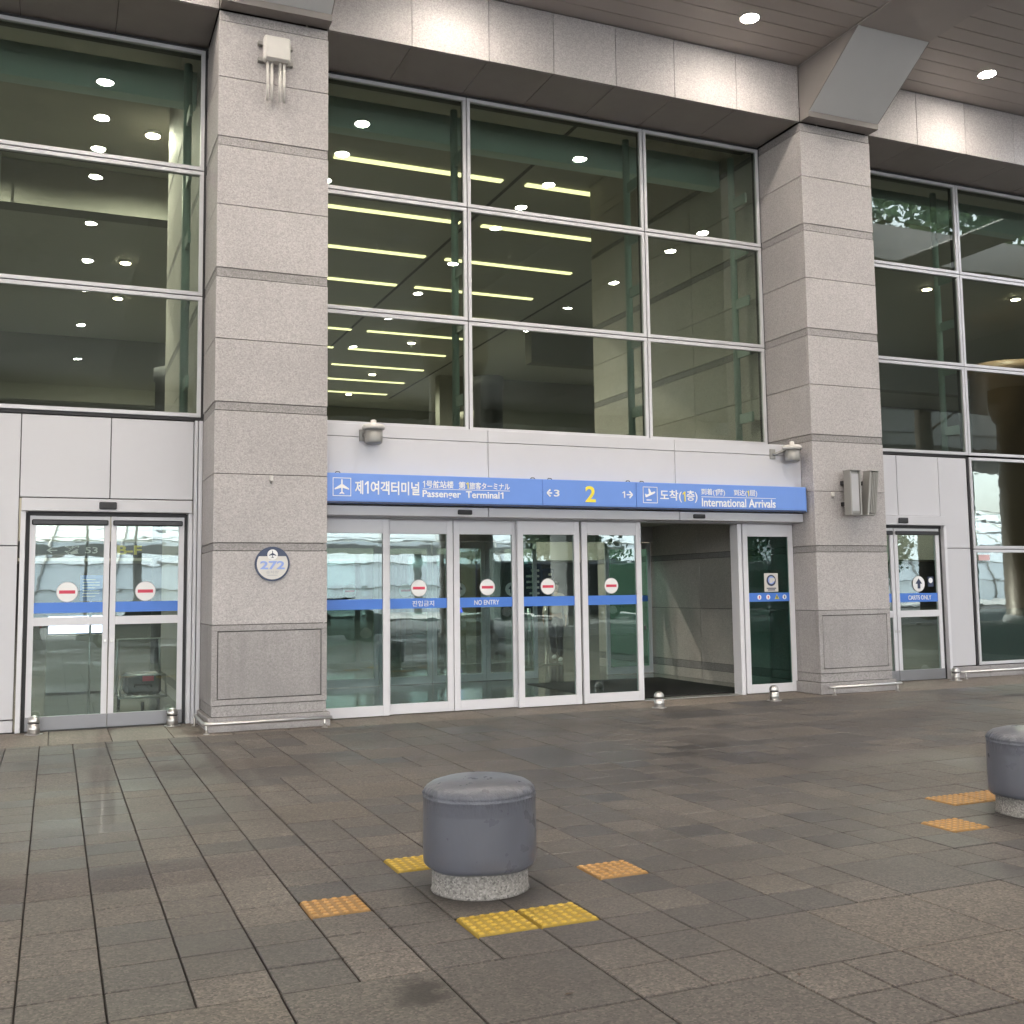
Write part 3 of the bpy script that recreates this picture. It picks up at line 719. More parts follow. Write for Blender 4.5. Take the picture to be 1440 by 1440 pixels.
MB().cbox(7.35, 9.9, 13.75, 16.65, .005, .016, .004).build('entrance_mat', 'mat', tb)
for (x, y, r, h) in ((9.9, 24.6, .36, 6.9), (3.2, 33, .5, 7.2), (28.2, 25.2, 1.05, 8.6), (14, 36, .6, 8), (2.6, 26.5, .5, 6.95)):  # wide brown one is added, standing in for the mirrored canopy column
    MB().lathe((x, y, 0), [(r, .0), (r, h-.3), (r*1.08, h-.28), (r*1.08, h)], 28).build('hall_column', 'hall_dark' if h < 7 else 'brown' if h > 8.5 else 'hall_wall', tb)
for y, z, x0, x1 in ((22.6, 9.3, -14, 4.6), (38, 8.0, -14, 7.8), (48.5, 7.0, -14, 40), (31, 8.9, 14, 60), (40, 7.7, 14, 60)):
    MB().box(x0, x1, y, y+.5, z, 10.19).build('bulkhead', 'hall_beam_paint', tb)
MB().box(-14, 62, 55, 59.9, 3.2, 6.6).build('mezzanine', 'hall_wall', tb)
for k in range(11):
    y = 20.2+2.74*k; dr = .022*(y-20.2)
    for x0, x1 in ((4.9, 8.5), (9.05, 12.7)):
        if y > 45.5: continue
        MB().cbox(x0+dr, x1+dr, y-.075, y+.075, 10.165, 10.199, .004).build('strip_light', 'strip', hc)
MB().box(8.72, 8.8, 15.4, 45.8, 10.19, 10.199).build('ceiling_groove', 'hall_dark', hc)
MB().box(13.6, 13.68, 15.4, 45.8, 10.19, 10.199).build('ceiling_groove', 'hall_dark', hc)
# interior round lamps (warm)
HL = [(1.5, 20.4), (1.5, 23.4+.9), (1.5, 28.8), (1.5, 32.4), (1.2, 42.1), (-2.0, 51.5), (1.1, 51.8), (11.2, 34.9), (11.4, 40.6), (11.6, 45.1), (16.1, 32.4), (17.9, 42.3), (21.0, 41.9), (17.2, 51.7), (23.3, 51.4), (26.3, 51.2), (23.2, 23.3), (26.6, 23.2), (38.6, 41.4), (47.4, 50.1), (53.9, 50.1), (-1.8, 24.3), (-1.8, 20.4)]
proto = None
for i, (x, y) in enumerate(HL):
    if proto is None:
        t = thing('hall_downlight', (x, y, 10.14), 'warm round downlight in the hall ceiling behind the upper windows', 'ceiling light', 'round downlights inside the hall')
        b = MB().lathe((x, y, 10.14), [(.135, 0), (.15, .01), (.15, .058)], 20); b.build('trim_ring', 'white', t)
        MB().lathe((x, y, 10.14), [(.128, -.012), (.132, -.001)], 20).build('lens', 'warm', t); proto = t
        hl = bpy.data.lights.new('hall_beam', 'SPOT'); hl.energy = 135; hl.spot_size = R(165); hl.spot_blend = .4; hl.color = (1, .92, .76); hl.shadow_soft_size = .02
        lo = bpy.data.objects.new('hall_beam', hl); col.objects.link(lo); lo.parent = t; lo.location = (0, 0, -.04)
    else: t = copy_tree(proto, (x, y, 10.14))
    bay = lambda q: 0 if q[0] < 3 else 1 if q[0] < 13 else 2 if q[0]/q[1] < .7 else 3
    same = sorted((q for q in HL if bay(q) == bay((x, y))), key=lambda q: q[1]+q[0]*.01)
    t['label'] = f"{['first', 'second', 'third', 'fourth', 'fifth', 'sixth', 'seventh', 'eighth', 'ninth', 'tenth'][same.index((x, y))]} warm hall downlight inward from the glass {['over the double side door', 'among the yellow strip lights', 'past the inner stone wall', 'over the cart door'][bay((x, y))]}"

# ================================================================ CANOPY DOWNLIGHTS
spot = bpy.data.lights.new('downlight_beam', 'SPOT'); spot.energy = 5.2; spot.spot_size = R(152); spot.spot_blend = .5; spot.color = (1, .83, .67); spot.shadow_soft_size = .02
proto = None
ORD = ['first', 'second', 'third', 'fourth', 'fifth', 'sixth', 'seventh', 'eighth', 'ninth', 'tenth', 'eleventh', 'twelfth']
YS = [11.95, 10.55, 9.17, 7.8, 6.4, 3.6, .8, -2, -6, -11]
ROWN = {-3.7: 'past the double side door', .55: 'over the double side door', 4.68: 'over the no entry doors', 8.86: 'over the open doorway', 13.36: 'over the cart door'}
for x in ROWN:
    for y in YS:
        if proto is None:
            t = thing('canopy_downlight', (x, y, ZC-.03), 'round recessed downlight glowing in the brown plank soffit of the canopy', 'ceiling light', 'downlights in the canopy soffit')
            vs = []; b = MB(); n = 28
            prof = [(.15, .03), (.15, -.004), (.142, -.008), (.125, -.004), (.122, .026)]
            for r, z in prof:
                for k in range(n): vs.append((x+r*math.cos(2*math.pi*k/n), y+r*math.sin(2*math.pi*k/n), ZC-.03+z+.03))
            b.add(vs, [(i*n+k, i*n+(k+1) % n, (i+1)*n+(k+1) % n, (i+1)*n+k) for i in range(4) for k in range(n)], 0, True); b.build('trim_ring', 'cast_white', t)
            MB().lathe((x, y, ZC-.008), [(.121, 0), (.121, .009)], 24).build('lens', 'lamp', t)
            lo = bpy.data.objects.new('downlight_beam', spot); col.objects.link(lo); lo.parent = t; lo.location = (0, 0, -.005)
            proto = t
        else: t = copy_tree(proto, (x, y, ZC-.03))
        k = YS.index(y); t['label'] = f"{ORD[k]} downlight from the granite lintel in the canopy row {ROWN[x]}"

# ================================================================ SIGN OVER THE DOORS
sg = thing('entrance_sign', (6.7, 13.0, 2.69), 'long blue sign board over the sliding doors reading Passenger Terminal1, 2 and International Arrivals', 'sign')
SY = 12.925
body = MB(); pts = []
for k in range(7): a = math.pi/2*k/6; pts.append((10.29+.06*math.sin(a), SY+.012+.06-.06*math.cos(a)))
pl = [(3.045, SY+.012)]+pts+[(10.35, 13.095), (3.045, 13.095)]
n = len(pl); body.add([(x, y, z) for z in (2.695, 3.06) for x, y in pl], [tuple(reversed(range(n))), tuple(range(n, 2*n))]+[(k, (k+1) % n, n+(k+1) % n, n+k) for k in range(n)])
body.build('housing', 'blue', sg)
for a, b in ((3.048, 5.965), (5.972, 7.396), (7.403, 10.29)): MB().cbox(a, b, SY, SY+.011, 2.712, 3.055, .003).build('face_plate', 'blue', sg)
MB().box(3.048, 10.29, SY-.004, SY+.013, 2.690, 2.708).build('edge_trim', 'navy', sg)
LT = SY-.005
for x in (3.2, 5.85, 6.1, 7.3, 7.52): MB().tube([(x-.035, SY+.05, 3.058), (x-.02, SY+.05, 3.078), (x+.02, SY+.05, 3.078), (x+.035, SY+.05, 3.058)], .006, 6).build('lifting_eye', 'darkbar', sg)
def tx(s, x0, x1, z0, z1, m='white', bold=.015): return text('lettering', s, x0, x1, z0, z1, LT, m, sg, bold)
def one(x0, x1, z0, z1, m='white', y=None, par=None):
    y = LT if y is None else y; q = (x1-x0)*.42; h = z1-z0
    MB().prism_y([(x1-q, z0), (x1, z0), (x1, z1), (x1-q*.85, z1), (x0, z1-.2*h), (x0, z1-.34*h), (x1-q, z1-.2*h)], y, y+.004).build('lettering', m, par or sg)
tx('제', 3.405, 3.51, 2.80, 2.972, bold=.02); one(3.532, 3.58, 2.81, 2.965); tx('여객터미널', 3.605, 4.244, 2.80, 2.972, bold=.02)
one(4.29, 4.318, 2.905, 2.99); tx('号航站楼', 4.335, 4.706, 2.90, 2.998); tx('第', 4.775, 4.868, 2.897, 2.993); one(4.88, 4.912, 2.90, 2.986, 'yellow'); tx('旅客ターミナル', 4.925, 5.493, 2.897, 2.990)
tx('Passenger  Terminal', 4.285, 5.345, 2.755, 2.872, bold=.018); one(5.36, 5.40, 2.785, 2.868)
MB().box(4.29, 5.493, LT, LT+.004, 2.884, 2.891).build('rule_line', 'white', sg)
tx('2', 6.607, 6.765, 2.765, 2.985, 'yellow', .02); tx('3', 6.135, 6.218, 2.83, 2.922); one(7.18, 7.222, 2.834, 2.925)
def arrow(x0, x1, z, left):
    h = .045; t = .009; b = MB(); s = 1 if left else -1; tip = x0 if left else x1
    b.box(x0+.006, x1-.006, LT, LT+.004, z-t, z+t)
    for q in (1, -1):
        p = [(tip, z-.6*t*q), (tip, z+t*q), (tip+s*h, z+q*(h+t)), (tip+s*(h+.016), z+q*(h-t))]
        if (q > 0) == left: p.reverse()
        b.prism_y(p, LT-.001, LT+.0035)
    b.build('arrow', 'white', sg)
arrow(6.03, 6.115, 2.876, True); arrow(7.24, 7.342, 2.88, False)
tx('도착(', 7.78, 8.135, 2.79, 2.962, bold=.015); one(8.15, 8.195, 2.805, 2.945, 'yellow'); tx('층)', 8.215, 8.393, 2.79, 2.962, bold=.015)
tx('到着(', 8.459, 8.685, 2.892, 2.996, bold=.008); one(8.695, 8.723, 2.9, 2.985); tx('階)', 8.735, 8.862, 2.892, 2.996, bold=.008)
tx('到达(', 9.015, 9.24, 2.892, 2.994, bold=.008); one(9.25, 9.278, 2.9, 2.984, 'yellow'); tx('层)', 9.29, 9.42, 2.892, 2.994, bold=.008)
MB().box(8.46, 9.748, LT, LT+.004, 2.874, 2.881).build('rule_line', 'white', sg)
tx('International Arrivals', 8.466, 9.742, 2.738, 2.862, bold=.015)
def icon_frame(x0, x1, z0, z1):
    b = MB(); t = .008
    for a in ((x0, x1, z0, z0+t), (x0, x1, z1-t, z1), (x0, x0+t, z0+t, z1-t), (x1-t, x1, z0+t, z1-t)): b.box(a[0], a[1], LT, LT+.004, a[2], a[3])
    b.build('icon_frame', 'white', sg)
def plane(cx, cz, s, ang, y, mat, parent, nm='plane_symbol'):
    half = [(0, 1), (.09, .88), (.1, .35), (.92, -.18), (.92, -.36), (.1, -.12), (.08, -.62), (.3, -.8), (.3, -.93), (0, -.84)]
    P = half + [(-x, z) for x, z in reversed(half[1:-1])]
    c, q = math.cos(ang), math.sin(ang); P = [(cx+s*(x*c-z*q), cz+s*(x*q+z*c)) for x, z in P]
    b = MB()
    # triangulated in strips so the outline stays concave
    b.prism_y(list(reversed(P)), y, y+.004); return b.build(nm, mat, parent)
icon_frame(3.125, 3.356, 2.772, 3.0); plane(3.24, 2.886, .098, 0, LT, 'white', sg)
icon_frame(7.505, 7.738, 2.770, 2.998)
b = MB().prism_y([(7.545, 2.855), (7.56, 2.85), (7.685, 2.905), (7.705, 2.925), (7.69, 2.935), (7.64, 2.918), (7.61, 2.975), (7.592, 2.972), (7.602, 2.902), (7.565, 2.886), (7.55, 2.9), (7.54, 2.898)], LT, LT+.004)
b.box(7.56, 7.64, LT, LT+.004, 2.805, 2.82); b.build('plane_symbol', 'white', sg)

# ================================================================ THINGS ON THE FACADE
def wall_lamp(x, label, arm):
    t = thing('wall_lamp', (x, 12.98, 3.44), label, 'wall lamp')
    c = (x, 12.98, 3.44)
    MB().lathe(c, [(.08, .0), (.1, .01), (.112, .03), (.114, .185)], 24).build('glass_bowl', 'spk', t)
    MB().lathe(c, [(.116, .186), (.142, .19), (.144, .222), (.13, .245), (.06, .262), (.036, .268), (.036, .305), (.02, .312)], 24).build('cap', 'cast_white', t)
    MB().tube([(x+arm, YB-.012, 3.56), (x+arm*.8, YB-.05, 3.57), (x+arm*.35, 12.985, 3.63)], .022, 8).build('bracket', 'spk', t)
    MB().cbox(x+arm-.05, x+arm+.05, YB-.016, YB-.001, 3.49, 3.64, .004).build('wall_plate', 'spk', t)
wall_lamp(3.66, 'white canister lamp on the white panel above the blue sign, beside the numbered pillar', -.1)
wall_lamp(10.12, 'white canister lamp at the end of the white panel beside the pillar with louvred fixtures', -.26)
# junction box with conduits
jb = thing('junction_box', (2.36, 12.83, 7.58), 'white junction box with four short conduit pipes high on the numbered granite pillar', 'junction box')
MB().cbox(2.205, 2.525, 12.66, 12.80, 8.09, 8.4, .02).build('box', 'cast_white', jb)
MB().cbox(2.222, 2.508, 12.645, 12.659, 8.105, 8.385, .008).build('cover', 'cast_white', jb)
for x in (2.18, 2.55):
    for z in (8.13, 8.34): MB().cbox(x-.03, x+.03, 12.78, 12.845, z-.025, z+.025, .004).build('bracket', 'spk', jb)
for x in (2.26, 2.31, 2.41, 2.46): MB().tube([(x, 12.74, 7.6), (x, 12.74, 8.09)], .017, 10).build('conduit', 'cast_white', jb)
# numbered roundel
rs = thing('round_sign', (2.377, 12.84, 1.73), 'round white and navy sign with number 272 on the granite pillar', 'sign')
rc = (2.377, 1.935)
b = MB().disc_y(rc[0], 12.826, rc[1], .205, .022, 48, 0); b.build('rim', 'navy', rs)
n = 40; a0 = math.asin(.5)
pl = [(rc[0]+.183*math.cos(a0+(math.pi-2*a0)*0), 0)]
low = [(rc[0]+.183*math.cos(a), rc[1]+.183*math.sin(a)) for a in [math.pi-a0+(math.pi+2*a0)*k/n for k in range(n+1)]]
b = MB().prism_y(low, 12.822, 12.8255); b.build('face', 'cast_white', rs)
b = MB().disc_y(rc[0], 12.818, rc[1]+.11, .062, .004, 28, 0); b.build('badge', 'white', rs)
plane(rc[0], rc[1]+.112, .046, 0, 12.8145, 'navy', rs)
text('lettering', '272', rc[0]-.145, rc[0]+.145, rc[1]-.065, rc[1]+.035, 12.8185, 'paleblue', rs, .03)
text('lettering', '승차장', rc[0]-.075, rc[0]+.075, rc[1]-.115, rc[1]-.08, 12.8185, 'grey_print', rs, .01)
MB().box(rc[0]-.06, rc[0]+.06, 12.8185, 12.8215, rc[1]-.138, rc[1]-.13).build('rule_line', 'grey_print', rs)
# small sensor boxes
for x, nm in ((2.355, 'numbered pillar above the round sign'), (10.72, 'pillar next to the louvred fixtures')):
    t = thing('sensor_box', (x, 12.83, 2.92), 'tiny white sensor box on the '+nm, 'sensor')
    MB().cbox(x-.02, x+.02, 12.8, 12.848, 2.925, 2.99, .004).build('case', 'cast_white', t); MB().tube([(x, 12.82, 2.926), (x, 12.82, 2.895)], .008, 8).build('stem', 'spk', t)
# louvred wall fixtures
for i, (x0, x1, tilt, lab) in enumerate(((10.83, 11.03, 0, 'upright grey louvred fixture on the granite pillar beside the sensor box'), (11.13, 11.3, R(7), 'leaning grey louvred fixture on the granite pillar beside the cart door'))):
    t = thing('louvred_fixture', ((x0+x1)/2, 12.66, 2.63), lab, 'wall fixture'); cx = (x0+x1)/2
    def P(x, y, z): return (cx+(x-cx)+math.tan(tilt)*(z-2.64), y, z)
    wd = (x1-x0)/2
    def tb_(b, *a, **k):
        bb = MB().cbox(*a, **k); b.add([P(*v) for v in bb.v], bb.f); return b
    tb_(MB(), x0+.012, x1-.012, 12.585, 12.70, 2.65, 3.29, c=.01).build('case', 'spk', t)
    for xx in (x0, x1-.022): tb_(MB(), xx, xx+.022, 12.555, 12.71, 2.64, 3.30, c=.004).build('side_cheek', 'cast_white' if 0 else 'spk', t)
    if i == 0: tb_(MB(), x0+.03, x1-.03, 12.572, 12.584, 2.69, 3.25, c=.004).build('face', 'grey_print', t)
    else:
        for k in range(4): tb_(MB(), x0+.026+k*.032, x0+.044+k*.032, 12.56, 12.584, 2.66, 3.28, c=.003).build('rib', 'spk', t)
    for z in (2.632, 3.292): tb_(MB(), x0-.006, x1+.006, 12.55, 12.715, z, z+.014, c=.003).build('end_cap', 'spk', t)
    tb_(MB(), cx-.05, cx+.05, 12.69, 12.848, 3.1, 3.16, c=.004).build('bracket', 'darkbar', t); tb_(MB(), cx-.05, cx+.05, 12.69, 12.848, 2.78, 2.84, c=.004).build('bracket', 'darkbar', t)
# guard rails at the pillar feet
def rail(path, legs, label):
    t = thing('guard_rail', (path[len(path)//2][0], path[len(path)//2][1], 0), label, 'guard rail')
    MB().tube(path, .02, 12).build('rail', 'steel', t)
    for x, y in legs:
        MB().tube([(x, y, 0), (x, y, .105)], .016, 8).build('leg', 'steel', t); MB().lathe((x, y, .0015), [(.035, 0), (.035, .006)], 14).build('foot_plate', 'steel', t)
rail([(1.62, 13.75, .115), (1.6, 12.84, .115), (1.6, 12.78, .115), (1.63, 12.72, .115), (1.7, 12.70, .115), (3.07, 12.70, .115)], [(1.6, 13.6), (1.63, 12.73), (2.98, 12.70)], 'low stainless guard rail along the foot of the numbered pillar')
rail([(10.42, 12.70, .115), (11.7, 12.70, .115), (11.78, 12.72, .115), (11.82, 12.78, .115), (11.82, 12.86, .115)], [(10.5, 12.70), (11.68, 12.70)], 'low stainless guard rail along the foot of the pillar with louvred fixtures')
rail([(13.98, 13.72, .12), (18.8, 13.72, .12)], [(14.1, 13.72), (15.6, 13.72), (17.2, 13.72)], 'low stainless guard rail under the tall window past the cart door')
# dome bollards
def dome(x, y, label):
    t = thing('dome_bollard', (x, y, 0), label, 'bollard', 'short stainless bollards by the doors')
    MB().lathe((x, y, .001), [(.1, 0), (.098, .006), (.07, .008)], 24).build('base_plate', 'steel', t)
    MB().lathe((x, y, .007), [(.066, 0), (.066, .115)], 24).build('post', 'steel', t)
    MB().lathe((x, y, .122), [(.06, 0), (.06, .014)], 24).build('groove', 'gasket', t)
    MB().lathe((x, y, .136), [(.067, 0), (.067, .02)]+[(.067*math.cos(a), .02+.06*math.sin(a)) for a in [math.pi/2*k/6 for k in range(1, 6)]]+[(.006, .081)], 24).build('dome', 'steel', t)
dome(-.18, 13.72, 'short stainless dome bollard at the white-panel side of the double side door'); dome(1.36, 13.78, 'short stainless dome bollard between the double side door and the numbered pillar')
dome(7.46, 12.55, 'short stainless dome bollard beside the open doorway, before the last no entry door'); dome(9.3, 12.52, 'short stainless dome bollard before the narrow fixed glass panel'); dome(13.75, 13.6, 'short stainless dome bollard at the jamb of the cart door')
# padded round bollards
def padded(x, y, label):
    t = thing('padded_bollard', (x, y, 0), label, 'bollard')
    MB().lathe((x, y, .001), [(.268, 0), (.262, .012), (.258, .16)], 48).build('concrete_base', 'pad_concrete', t)
    prof = [(.255, .128), (.288, .128), (.301, .14), (.306, .16), (.3075, .22), (.3065, .36), (.305, .47), (.306, .492), (.308, .497), (.297, .504), (.303, .511), (.300, .524), (.287, .543), (.262, .56), (.2, .578), (.12, .588), (.05, .591), (.008, .592)]
    b = MB(); n = 96; r2 = random.Random(int(x*10)); vs = []
    ph = [r2.uniform(0, 6) for _ in range(6)]
    for r, z in prof:
        for k in range(n):
            a = 2*math.pi*k/n
            pu = math.exp(-((z-.515)/.02)**2)*(.004*math.sin(31*a+ph[0])+.0035*math.sin(47*a+ph[1])+.003*math.sin(19*a+ph[2]))
            bl = .0022*math.sin(3*a+ph[3])*(1 if .2 < z < .5 else .3)+.0012*math.sin(7*a+ph[4])
            dz = .003*math.sin(5*a+ph[5]) if z < .15 else 0
            vs.append((x+(r+pu+bl*(r > .2))*math.cos(a), y+(r+pu+bl*(r > .2))*math.sin(a), z+dz))
    m = len(prof)
    b.add(vs, [(i*n+k, i*n+(k+1) % n, (i+1)*n+(k+1) % n, (i+1)*n+k) for i in range(m-1) for k in range(n)]+[tuple((m-1)*n+k for k in range(n))], 0, True)
    b.build('padded_cover', 'pad', t)
padded(2.155, 5.55, 'round grey vinyl padded bollard on concrete base between bright yellow tactile tiles'); padded(6.345, 5.6, 'round grey padded bollard with only orange tactile tiles behind and beside it')

# ================================================================ THINGS INSIDE
def board(x0, x1, y, z0, z1, label, body, rows):
    t = thing('display_board', ((x0+x1)/2, y, 0), label, 'display')
    MB().cbox(x0, x1, y, y+.08, z0, z1, .02).build('screen', body, t)
    MB().tube([((x0+x1)/2, y+.12, 0), ((x0+x1)/2, y+.12, z0+.3)], .04, 10).build('stand', 'steel', t)
    MB().cbox((x0+x1)/2-.25, (x0+x1)/2+.25, y-.1, y+.3, .004, .02, .004).build('base', 'steel', t)
    r2 = random.Random(int(x0*100))
    for k in range(rows):
        zz = z1-.12-(z1-z0-.2)*k/rows; L = r2.uniform(.35, .8)*(x1-x0-.1)
        MB().box(x1-.06-L, x1-.06, y-.004, y-.001, zz-.025, zz+.02).build('text_line', 'white', t)
board(8.78, 9.28, 20.2, 1.2, 2.1, 'dark blue information board with white lines behind the inner doors', 'navy', 6)
board(9.46, 9.75, 20.6, 1.35, 2.02, 'narrow dark arrow board beside the information board', 'navy', 5)
kb = thing('information_kiosk', (9.5, 26.5, 0), 'beige information kiosk with a glowing blue sloping screen inside the hall', 'kiosk')
MB().prism_x([(26.2, 0.01), (26.9, 0.01), (26.9, 1.15), (26.35, 1.0), (26.2, .95)], 9.25, 9.85).build('cabinet', 'kiosk', kb)
MB().prism_x([(26.33, 1.01), (26.88, 1.16), (26.9, 1.55), (26.8, 1.5)], 9.3, 9.82).build('screen', 'screen_blue', kb)
av = thing('advert_screen', (.34, 19, 0), 'pale glowing advertising screen standing behind the side door', 'screen')
MB().cbox(-.1, .78, 19.0, 19.12, .95, 1.28, .01).build('case', 'hall_dark', av); MB().box(-.07, .75, 18.99, 18.998, .975, 1.255).build('screen', 'screen', av)
MB().cbox(-.1, .78, 19.02, 19.5, .02, .94, .01).build('cabinet', 'cast_white', av)
np_ = thing('notice_poster', (.43, 14.6, 0), 'blue notice poster with white lines on a stand behind the side door', 'poster')
MB().cbox(.3, .565, 14.6, 14.62, 1.52, 1.845, .003).build('sheet', 'stripe', np_)
for k in range(7): MB().box(.33, .33+(.2 if k % 3 else .15), 14.596, 14.599, 1.575+k*.035, 1.585+k*.035).build('text_line', 'white', np_)
MB().tube([(.43, 14.63, 0), (.43, 14.63, 1.6)], .014, 8).build('pole', 'steel', np_); MB().lathe((.43, 14.63, .005), [(.16, 0), (.15, .02)], 20).build('base', 'steel', np_)
hsn = thing('hanging_sign', (.93, 22, 2.28), 'long dark hanging sign with white arrows and yellow letters inside the hall', 'sign')
MB().cbox(-1.2, 2.4, 22, 22.12, 2.3, 2.62, .02).build('board', 'hall_dark', hsn)
for x in (-1.15, 2.3): MB().tube([(x, 22.06, 2.62), (x, 22.06, 10.2)], .02, 8).build('hanger', 'steel', hsn)
text('lettering', '← ✈ 53', -.15, .75, 2.36, 2.53, 21.994, 'white', hsn, .01); text('lettering', 'B-F', 1.1, 1.55, 2.36, 2.54, 21.994, 'yellow', hsn, .03)
ct = thing('luggage_cart', (1.2, 16, 0), 'steel luggage trolley with a grey suitcase behind the side door', 'trolley')
MB().tube([(.85, 15.6, .2), (.85, 16.5, .16), (1.45, 16.5, .16), (1.45, 15.6, .2), (.85, 15.6, .2)], .018, 8).build('tray_frame', 'steel', ct)
for k in range(5): MB().tube([(.95+k*.1, 15.6, .2), (.95+k*.1, 16.5, .16)], .008, 6).build('tray_bar', 'steel', ct)
MB().tube([(.85, 16.5, .16), (.86, 16.62, .95), (1.44, 16.62, .95), (1.45, 16.5, .16)], .018, 8).build('handle', 'steel', ct)
MB().tube([(.85, 15.6, .2), (.87, 15.55, .5), (1.43, 15.55, .5), (1.45, 15.6, .2)], .014, 8).build('front_basket', 'steel', ct)
for x, y in ((.88, 16.4), (1.42, 16.4), (1.15, 15.65)): MB().tube([(x-.02, y, .068), (x+.02, y, .068)], .062, 14).build('wheel', 'rubber', ct)
sc = thing('suitcase', (1.2, 16.1, .21), 'dark grey suitcase lying on the luggage trolley', 'suitcase')
MB().cbox(.92, 1.4, 15.75, 16.3, .215, .5, .04).build('shell', 'hall_dark', sc); MB().tube([(1.05, 15.74, .33), (1.05, 15.7, .36), (1.27, 15.7, .36), (1.27, 15.74, .33)], .012, 8).build('handle', 'rubber', sc)
MB().box(1.15, 1.3, 15.744, 15.748, .4, .47).build('luggage_tag', 'red', sc)
gl_ = thing('exit_light', (8.6, 24, 0), 'slim green lit pillar light inside the hall beside the dark wall', 'light')
MB().cbox(8.52, 8.6, 24, 24.08, .05, 2.0, .01).build('case', 'hall_dark', gl_)
for k in range(4): MB().box(8.53, 8.59, 23.99, 23.998, .3+k*.4, .52+k*.4).build('lit_panel', 'green' if k in (0,) else 'cast_white', gl_)
dw = thing('partition_wall', (8.3, 25, 0), 'dark panelled partition standing in the hall behind the sliding doors', 'partition')
for k in range(3): MB().cbox(7.6+k*.55, 8.14+k*.55, 25.4, 25.5, .01, 2.5, .006).build('panel', 'hall_dark', dw)
# person walking inside, behind the sliding doors
def skin_body(name, verts, edges, radii, mat, parent, root=0):
    me = bpy.data.meshes.new(name); me.from_pydata(verts, edges, []); o = link(name, me, (0, 0, 0), parent)
    o.location = (0, 0, 0); md = o.modifiers.new('skin', 'SKIN'); md.use_smooth_shade = True
    for i, r in enumerate(radii): me.skin_vertices[0].data[i].radius = (r, r) if not isinstance(r, tuple) else r
    me.skin_vertices[0].data[root].use_root = True
    o.modifiers.new('sub', 'SUBSURF').levels = 2; o.modifiers['sub'].render_levels = 2
    dg = bpy.context.evaluated_depsgraph_get(); m2 = bpy.data.meshes.new_from_object(o.evaluated_get(dg)); o.modifiers.clear(); o.data = m2
    m2.materials.clear(); m2.materials.append(M[mat])
    for p in m2.polygons: p.use_smooth = True
    return o
pr = thing('person', (10.25, 21.6, .004), 'person in black trousers and white shoes walking inside behind the sliding doors', 'person')
pr.rotation_euler.z = R(-35)
V = [(0,0,.95),(0,0,1.12),(0,0,1.3),(0,.01,1.43),(0,.0,1.5),(0,-.01,1.56),(0,-.015,1.63),(0,-.01,1.70),
     (.09,0,.92),(.10,-.1,.52),(.1,-.02,.1),(-.09,0,.92),(-.1,.12,.52),(-.1,.34,.14),
     (.17,0,1.42),(.22,.05,1.15),(.24,-.06,.93),(-.17,0,1.42),(-.22,-.04,1.15),(-.24,-.2,.96)]
E = [(0,1),(1,2),(2,3),(3,4),(4,5),(5,6),(6,7),(0,8),(8,9),(9,10),(0,11),(11,12),(12,13),(3,14),(14,15),(15,16),(3,17),(17,18),(18,19)]
RR = [(.14,.11),(.125,.095),(.15,.1),(.12,.085),.05,.062,.088,.07,.085,.058,.04,.085,.058,.04,.055,.042,.03,.055,.042,.03]
skin_body('body', V, E, RR, 'skin', pr)
V2 = [(0,0,.97),(0,0,1.05),(.095,0,.9),(.1,-.1,.52),(.1,-.02,.1),(-.095,0,.9),(-.1,.12,.52),(-.1,.34,.14)]
skin_body('trousers', V2, [(0,1),(0,2),(2,3),(3,4),(0,5),(5,6),(6,7)], [(.155,.125),(.145,.11),.1,.078,.07,.1,.078,.07], 'black_cloth', pr)
V3 = [(0,0,1.0),(0,0,1.15),(0,0,1.32),(0,.0,1.45),(.18,0,1.41),(.225,.05,1.15),(.24,-.04,1.0),(-.18,0,1.41),(-.225,-.04,1.15),(-.24,-.17,1.02)]
skin_body('jacket', V3, [(0,1),(1,2),(2,3),(3,4),(4,5),(5,6),(3,7),(7,8),(8,9)], [(.165,.135),(.15,.12),(.17,.12),(.1,.09),.075,.06,.05,.075,.06,.05], 'beige_cloth', pr)
skin_body('hair', [(0,.02,1.64),(0,.02,1.7),(0,.0,1.745)], [(0,1),(1,2)], [(.09,.08),(.1,.095),(.075,.075)], 'hair', pr)
for sx, y, z, p in ((.1, -.02, .0, 0), (-.1, .34, .03, .3)):
    skin_body('shoe', [(sx, y+.05, z+.05), (sx, y-.06, z+.045), (sx, y-.17, z+.035)], [(0,1),(1,2)], [(.045,.05),(.045,.042),(.04,.03)], 'white', pr)
for sx, y, z in ((.24, -.06, .93), (-.24, -.2, .96)):
    hv = [(sx, y, z), (sx, y-.01, z-.05), (sx, y-.02, z-.085)]; he = [(0,1),(1,2)]; hr = [.024, (.016,.034), (.014,.034)]
    for k in range(4):
        oy = -.03+.02*k; i0 = len(hv); L = (.06, .075, .07, .052)[k]
        hv += [(sx, y-.02+oy, z-.1), (sx-.008*(1 if sx > 0 else -1), y-.022+oy, z-.1-L*.5), (sx-.022*(1 if sx > 0 else -1), y-.02+oy, z-.1-L)]; he += [(2, i0), (i0, i0+1), (i0+1, i0+2)]; hr += [.009, .0085, .007]
    i0 = len(hv); hv += [(sx, y-.055, z-.06), (sx, y-.075, z-.095)]; he += [(1, i0), (i0, i0+1)]; hr += [.01, .008]
    skin_body('hand', hv, he, hr, 'skin', pr)

